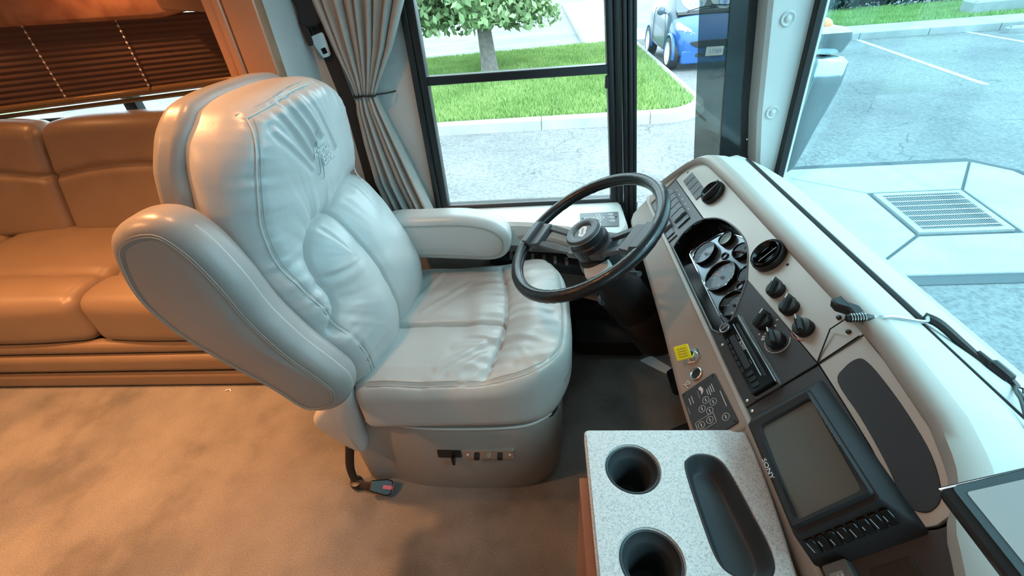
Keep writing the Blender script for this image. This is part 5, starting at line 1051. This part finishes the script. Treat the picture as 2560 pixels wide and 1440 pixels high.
# shoulder belt on the wall
sb_ = empty('seat_belt', (-.75, 1.68, 1.3), 'black shoulder belt with metal tongue hanging on the wall behind the curtain', 'seat belt')
mb = MB(); w = .024
for (a, b_) in (((-.780, 1.690, 1.95), (-.745, 1.685, 1.40)), ((-.745, 1.685, 1.40), (-.700, 1.680, 1.10)), ((-.700, 1.680, 1.10), (-.690, 1.66, .45))):
    a, b_ = np.array(a), np.array(b_); mb.add([a + (-w, 0, 0), a + (w, 0, 0), b_ + (w, 0, 0), b_ + (-w, 0, 0), a + (-w, -.003, 0), a + (w, -.003, 0), b_ + (w, -.003, 0), b_ + (-w, -.003, 0)], [(0, 1, 2, 3), (7, 6, 5, 4), (0, 4, 5, 1), (1, 5, 6, 2), (2, 6, 7, 3), (3, 7, 4, 0)])
mb.build('webbing', M['belt'], sb_)
mb = MB(); mb.prism(smooth_closed([(-.80, 1.50), (-.735, 1.51), (-.715, 1.46), (-.72, 1.41), (-.76, 1.395), (-.790, 1.41), (-.785, 1.45)], 4), -1.69, -1.655, XZ, ch=.006); mb.build('belt_guide', M['black'], sb_)
mb = MB(); mb.prism(rpoly([(-.795, 1.415), (-.775, 1.425), (-.765, 1.35), (-.785, 1.34)], .006, 3), -1.685, -1.66, XZ, ch=.003); mb.build('clip_housing', M['belt'], sb_)
TG = Fr((-.742, 1.668, 1.345), unit((1, 0, .25)), unit((-.25, 0, 1)), (0, -1, 0))
def plate_holes(name, outer, holes, h0, h1, F, m, par, ch=0.0):
    from mathutils.geometry import tessellate_polygon
    loops = [list(map(tuple, outer))] + [list(map(tuple, h)) for h in holes]; pts = [p for l in loops for p in l]; tri = tessellate_polygon([[Vector((p[0], p[1], 0)) for p in l] for l in loops]); n_ = len(pts)
    v = [F.p(a, b_, h1) for a, b_ in pts] + [F.p(a, b_, h0) for a, b_ in pts]; f = [tuple(t_) for t_ in tri] + [tuple(i + n_ for i in t_[::-1]) for t_ in tri]; k = 0
    for l in loops:
        L_ = len(l)
        for i in range(L_): j = (i + 1) % L_; f.append((k + i, k + j, k + j + n_, k + i + n_))
        k += L_
    return mesh(name, v, f, m, par, auto=40)
plate_holes('tongue_plate', rpoly([(-.026, .030), (.026, .030), (.022, -.005), (.016, -.040), (-.016, -.040), (-.022, -.005)], .008, 3), [rrect(-.009, -.030, .009, -.012, .003, 3)[::-1]], 0, .004, TG, M['chrome'], sb_)

# ================================================================== CURTAIN
cu = empty('curtain', (-.62, 1.62, .66), 'gathered taupe curtain tied back beside the driver window', 'curtain')
def curtain(name, zs_, left, right, yc, amp, folds, ph, m):
    nu = folds * 14; v = []; nz = 60; f = []
    for i in range(nz):
        z = zs_[0] + (zs_[-1] - zs_[0]) * i / (nz - 1); L = np.interp(z, zs_[::-1], left[::-1]); R = np.interp(z, zs_[::-1], right[::-1]); A = np.interp(z, zs_[::-1], amp[::-1]); Y0 = np.interp(z, zs_[::-1], yc[::-1])
        for j in range(nu + 1):
            u = j / nu; wob = .35 * math.sin(5 * u + 2.1 * z); s1 = math.sin(2 * math.pi * folds * u + ph + wob); s3 = math.sin(2 * math.pi * folds * 1.63 * u + 1.3 + ph)
            v.append((L + (R - L) * (u + .012 * math.sin(2 * math.pi * folds * u * 1.0 + 1.2 + wob)), Y0 + A * (.75 * s1 + .35 * s3), z))
    for i in range(nz - 1):
        for j in range(nu): a = i * (nu + 1) + j; f.append((a, a + 1, a + nu + 2, a + nu + 1))
    o = mesh(name, v, f, m, cu, smooth=True, recalc=False, auto=0); s_ = o.modifiers.new('t', 'SOLIDIFY'); s_.thickness = .003; return o
curtain('curtain_cloth', [2.0, 1.75, 1.46, 1.32, 1.22, 1.175], [-.80, -.775, -.735, -.705, -.677, -.672], [-.33, -.36, -.432, -.505, -.572, -.600], [1.655, 1.655, 1.655, 1.66, 1.665, 1.668], [.024, .024, .022, .018, .013, .010], 9, .4, M['curtain'])
curtain('curtain_tail', [1.175, 1.12, 1.0, .86, .74, .665], [-.672, -.680, -.680, -.672, -.640, -.600], [-.600, -.585, -.548, -.505, -.470, -.452], [1.668, 1.662, 1.652, 1.640, 1.63, 1.625], [.010, .016, .022, .026, .028, .030], 6, 1.1, M['curtain'])
mb = MB(); mb.tube([(-.636 + .040 * math.cos(a), 1.668 + .022 * math.sin(a), 1.175 + .002 * math.sin(3 * a)) for a in np.linspace(0, 2 * math.pi, 30, endpoint=False)], .0035, 6, closed=True); mb.tube([(-.597, 1.665, 1.176), (-.56, 1.68, 1.176), (-.535, 1.71, 1.175)], .0028, 6); mb.build('tie', M['belt'], cu)

# ================================================================== SOFA
sofa = empty('sofa', (-2.6, 1.9, 0), 'long tan leather sofa behind the driver seat under the pleated blind', 'sofa')
def block(name, c, h, r, n, m, par, fn=None):
    P, Q = rbox(h, r, n); W_ = P + np.array(c)
    if fn: W_ = fn(W_, P)
    return mesh(name, W_, Q, M[m], par, smooth=True, auto=0)
block('base', (-2.9, 1.80, .13), (1.72, .405, .12), .03, (20, 10, 6), 'leather_sofa', sofa)
block('front_rail', (-2.9, 1.40, .05), (1.72, .030, .045), .025, (30, 6, 6), 'leather_sofa', sofa); block('front_rail', (-2.9, 1.395, .155), (1.72, .030, .05), .03, (30, 6, 6), 'leather_sofa', sofa); block('front_rail', (-2.9, 1.405, .245), (1.72, .030, .032), .025, (30, 6, 6), 'leather_sofa', sofa)
def seatfn(W_, P):
    W_ = W_.copy(); hx = np.abs(P[:, 0]).max(); u = P[:, 0] / hx; frn = np.clip((-P[:, 1]) / .38, 0, 1); tp = np.clip(P[:, 2] / .10, 0, 1)
    W_[:, 1] -= .045 * frn * (1 - .6 * np.abs(u) ** 3); W_[:, 2] += tp * (.030 * (1 - u ** 4) * (1 - (P[:, 1] / .4) ** 4))
    yy_ = P[:, 1]; W_[:, 2] += tp * (-.014 * np.exp(-((yy_ + .19) / .022) ** 2) + .012 * np.exp(-((yy_ + .30) / .07) ** 2) + .003 * np.sin(P[:, 0] * 18) * np.exp(-((yy_ + .19) / .08) ** 2)); return W_
for xc_, hx in ((-1.56, .455), (-2.50, .475), (-3.47, .485), (-4.35, .39)): block('seat_cushion', (xc_, 1.81, .385), (hx, .40, .115), .055, (40, 40, 8), 'leather_sofa', sofa, seatfn)
def backfn(W_, P):
    W_ = W_.copy(); hx = np.abs(P[:, 0]).max(); u = P[:, 0] / hx; fro = np.clip(-P[:, 1] / .05, 0, 1); zr = P[:, 2]
    archz = .02 + .05 * (1 - u ** 2); W_[:, 1] += fro * (.020 * np.exp(-((zr - archz) / .016) ** 2) - .028 * (1 - u ** 4) * (1 - (zr / .31) ** 4) + .004 * np.sin(u * 14) * np.exp(-((zr - archz) / .05) ** 2))
    W_[:, 1] += .16 * (zr + .29) / .58 * 1.0; W_[:, 2] -= .03 * np.abs(u) ** 4 * np.clip(zr / .25, 0, 1); W_[:, 0] += -.05 * 0; return W_
for k, (xc_, hx) in enumerate(((-2.13, .475), (-3.09, .475), (-4.05, .46))): block('back_cushion', (xc_, 2.13, .765), (hx, .085, .29), .06, (44, 8, 44), 'leather_sofa', sofa, backfn)
block('back_frame', (-2.9, 2.355, .52), (1.74, .035, .44), .03, (10, 4, 10), 'leather_sofa', sofa)
block('sofa_arm', (-1.085 - .0, 1.86, .42), (.10, .44, .40), .08, (10, 20, 20), 'leather_sofa', sofa)
# window behind the sofa
w5 = empty('window_5', (-2.8, 2.43, .98), 'dark framed window behind the sofa, only a strip visible under the blind', None, None, 'structure')
for a, b_ in (((-4.3, 2.395, .975), (-1.40, 2.455, 1.025)), ((-4.3, 2.395, 1.60), (-1.40, 2.455, 1.63)), ((-2.235, 2.395, 1.0), (-2.165, 2.45, 1.62))): wbox('window_frame', a, b_, parent=w5, ch=.006)
boxes('pane', [((-4.3, 2.43, .98), (-1.42, 2.436, 1.62))], 'side_glass', w5)
# pleated blind (hangs very slightly lower at its rear end)
bl = empty('pleated_blind', (-2.6, 2.33, 1.1), 'brown pleated window blind lowered over the sofa window', 'blind')
x0, x1 = -4.2, -1.500; zt0, zt1 = 1.50, 1.45; zb0, zb1 = 1.105, 1.175
def blz(x, t): k = (x - x0) / (x1 - x0); return (zt0 + (zt1 - zt0) * k) * (1 - t) + (1.045 + (zb1 - 1.045) * k) * t
npl = 13
for k in range(npl):
    t0, t1 = k / npl, (k + 1) / npl; tm = (t0 + t1) / 2; v = []; mb = MB()
    pr = [(2.3385, t0), (2.335, tm), (2.3385, t1), (2.352, t1), (2.350, tm), (2.352, t0)]
    v = [(x, y, blz(x, t_)) for x in (x0, x1) for y, t_ in pr]; f = [(i, (i + 1) % 6, 6 + (i + 1) % 6, 6 + i) for i in range(6)] + [tuple(range(6)), tuple(range(6, 12))]; mesh('pleat', v, f, M['blind'], bl, auto=0)
for dz, y, r in ((.0, 2.335, .018), (-.034, 2.345, .012)): mb = MB(); mb.tube([(x, y, blz(x, 1.0) - .014 + dz) for x in (x0, -2.8, x1)], r, 12); mb.build('bottom_rail', M['blind_rail'], bl)
for x in (-1.508, -1.975, -2.45): mb = MB(); mb.tube([(x - .0 , 2.318, blz(x, .02)), (x, 2.318, blz(x, .98))], .0006, 5); cd = mb.build('lift_cord', M['bead'], bl); [MB().lathe([(.001, -.007), (.0055, 0), (.001, .007)], Fr((x, 2.317, blz(x, (k + .5) / npl)), (1, 0, 0), (0, 1, 0), (0, 0, 1)), 8).build('cord_bead', M['bead'], cd) for k in range(npl)]
# valance
va = empty('window_valance', (-2.8, 2.28, 1.5), 'copper patterned fabric valance above the pleated blind', 'valance')
v, f = puffy(rpoly([(-4.3, 1.475), (-2.5, 1.455), (-1.75, 1.440), (-1.50, 1.475), (-1.44, 1.56), (-1.44, 1.90), (-4.3, 1.90)], .03, 4), -2.37, -2.30, .02, XZ, .004); mesh('padded_board', v, f, M['valance'], va, smooth=True, auto=0)
mb = MB(); mb.prism(rpoly([(-1.70, 1.47), (-1.43, 1.44), (-1.43, 1.90), (-1.76, 1.90)], .02, 3), -2.34, -2.27, XZ, ch=.006); mb.build('side_board', M['wood'], va)

# ================================================================== CENTRE CONSOLE
con = empty('centre_console', (.2, .33, 0), 'console with speckled pale top, two cup holders and an oval tray, wooden body', 'console')
CT = Fr((0, 0, 0), (1, 0, 0), (0, 1, 0), (0, 0, 1)); co = rpoly([(.058, .548), (.058, .13), (.318, .13), (.332, .25), (.346, .34), (.3545, .43), (.3575, .50), (.3555, .5435), (.338, .5435), (.332, .548)], [.012, .015, .015, .05, .05, .05, .03, .003, .004, .004], 4)
if ((co[:, 0] * np.roll(co[:, 1], -1) - np.roll(co[:, 0], -1) * co[:, 1]).sum()) < 0: co = co[::-1]
c1, c2, tray = circle(.137, .466, .043, 40, 1.0), circle(.140, .315, .043, 40, 1.0), smooth_closed([(.232, .462), (.242, .483), (.262, .490), (.285, .482), (.296, .455), (.306, .39), (.3125, .335), (.306, .306), (.285, .295), (.258, .299), (.240, .318), (.234, .38)], 6)
zt = .77; plate_holes('console_top', co, [inset(c1, -.003)[::-1], inset(c2, -.003)[::-1], inset(tray, -.003)[::-1]], zt - .022, zt - .004, CT, M['solid'], con)
plate_holes('console_top', inset(co, .004), [inset(c1, -.006)[::-1], inset(c2, -.006)[::-1], inset(tray, -.006)[::-1]], zt - .0045, zt, CT, M['solid'], con)
for cx, cy in ((.137, .466), (.140, .315)):
    mb = MB(); mb.lathe([(.047, -.004), (.0455, -.0015), (.043, -.003), (.0415, -.012), (.036, -.020), (.0335, -.024), (.031, -.095), (.028, -.10), (.001, -.10)], Fr((cx, cy, zt), (1, 0, 0), (0, 1, 0), (0, 0, 1)), 44, False, False); mb.build('cup_holder', M['cup'], con, recalc=False)
rings = [(inset(tray, -.006), -.004), (inset(tray, -.002), -.002), (tray, -.006), (inset(tray, .004), -.020), (inset(tray, .010), -.030), (inset(tray, .013), -.034), (inset(tray, .0145), -.0345)]
loftv = [[(a, b_, zt + h) for a, b_ in R] for R, h in rings]; n_ = len(tray); v = [p for r in loftv for p in r]; f = [(k * n_ + i, k * n_ + (i + 1) % n_, (k + 1) * n_ + (i + 1) % n_, (k + 1) * n_ + i) for k in range(len(loftv) - 1) for i in range(n_)] + [tuple((len(loftv) - 1) * n_ + i for i in range(n_))]
mesh('oval_tray', v, f, M['cup'], con, recalc=False, auto=50)
mb = MB(); mb.prism(inset(co, .012), .0, zt - .1235 + .0, CT); mb.build('console_body', M['console_wood'], con)
mb = MB(); mb.prism(rpoly([(.044, .465), (.060, .465), (.060, .13), (.044, .13)], .003, 2), .55, .742, CT, ch=.002); mb.build('side_rail', M['console_wood'], con)
for a, b_ in (((.050, .15), (.058, .535)),): mb = MB(); mb.prism(rpoly([(a[0], a[1]), (b_[0], a[1]), (b_[0], b_[1]), (a[0], b_[1])], .003, 2), .05, .47, CT, ch=.003); mb.build('side_door', M['console_wood'], con)
for a, b_ in (((.066, .14, .646), (.070, .54, .75)), ((.066, .536, .646), (.345, .540, .75))): boxes('upper_side', [(a, b_)], 'console_wood', con)

# ================================================================== LAMPS (the vehicle's own ceiling lamps)
def puck(x, y, z, power, blend=.8, size=110, r=.05, label='round warm ceiling lamp'):
    o = empty('ceiling_lamp', (x, y, z), label, 'lamp'); F = Fr((x, y, z), (1, 0, 0), (0, -1, 0), (0, 0, -1))
    mb = MB(); mb.lathe([(r, 0), (r, .01), (r * .8, .014), (r * .8, .004)], F, 24, False, False); mb.build('lamp_rim', M['chrome'], o)
    mb = MB(); mb.lathe([(r * .8, .004), (.001, .006)], F, 24, False, False); mb.build('lamp_lens', emit('warm_lens', (1, .6, .28), 6), o)
    ld = bpy.data.lights.new('lamp_light', 'SPOT'); ld.energy = power; ld.color = (1.0, .43, .16); ld.spot_size = math.radians(size); ld.spot_blend = blend; ld.shadow_soft_size = .045
    lo = bpy.data.objects.new('lamp_light', ld); COL.objects.link(lo); lo.location = (x, y, z - .02); lo.parent = o; lo.matrix_parent_inverse = pw(o).inverted()
puck(-1.45, 1.05, 2.05, 115, label='warm round ceiling lamp nearest behind the driver seat')
puck(-2.75, 1.0, 2.05, 60, label='warm round ceiling lamp over the middle of the sofa front')
puck(-3.7, 1.15, 2.05, 45, label='warm round ceiling lamp over the rear of the sofa')
puck(-.72, .95, 2.05, 15, 1.0, 150, label='warm round ceiling lamp right above the driver seat back')
puck(-1.95, 2.16, 1.95, 16, label='warm round lamp in the sofa bay ceiling near the wood trim')
puck(-3.0, 2.16, 1.95, 16, label='warm round lamp in the sofa bay ceiling further back')
puck(-2.0, .30, 2.05, 115, 1.0, 140, label='warm round ceiling lamp over the aisle')
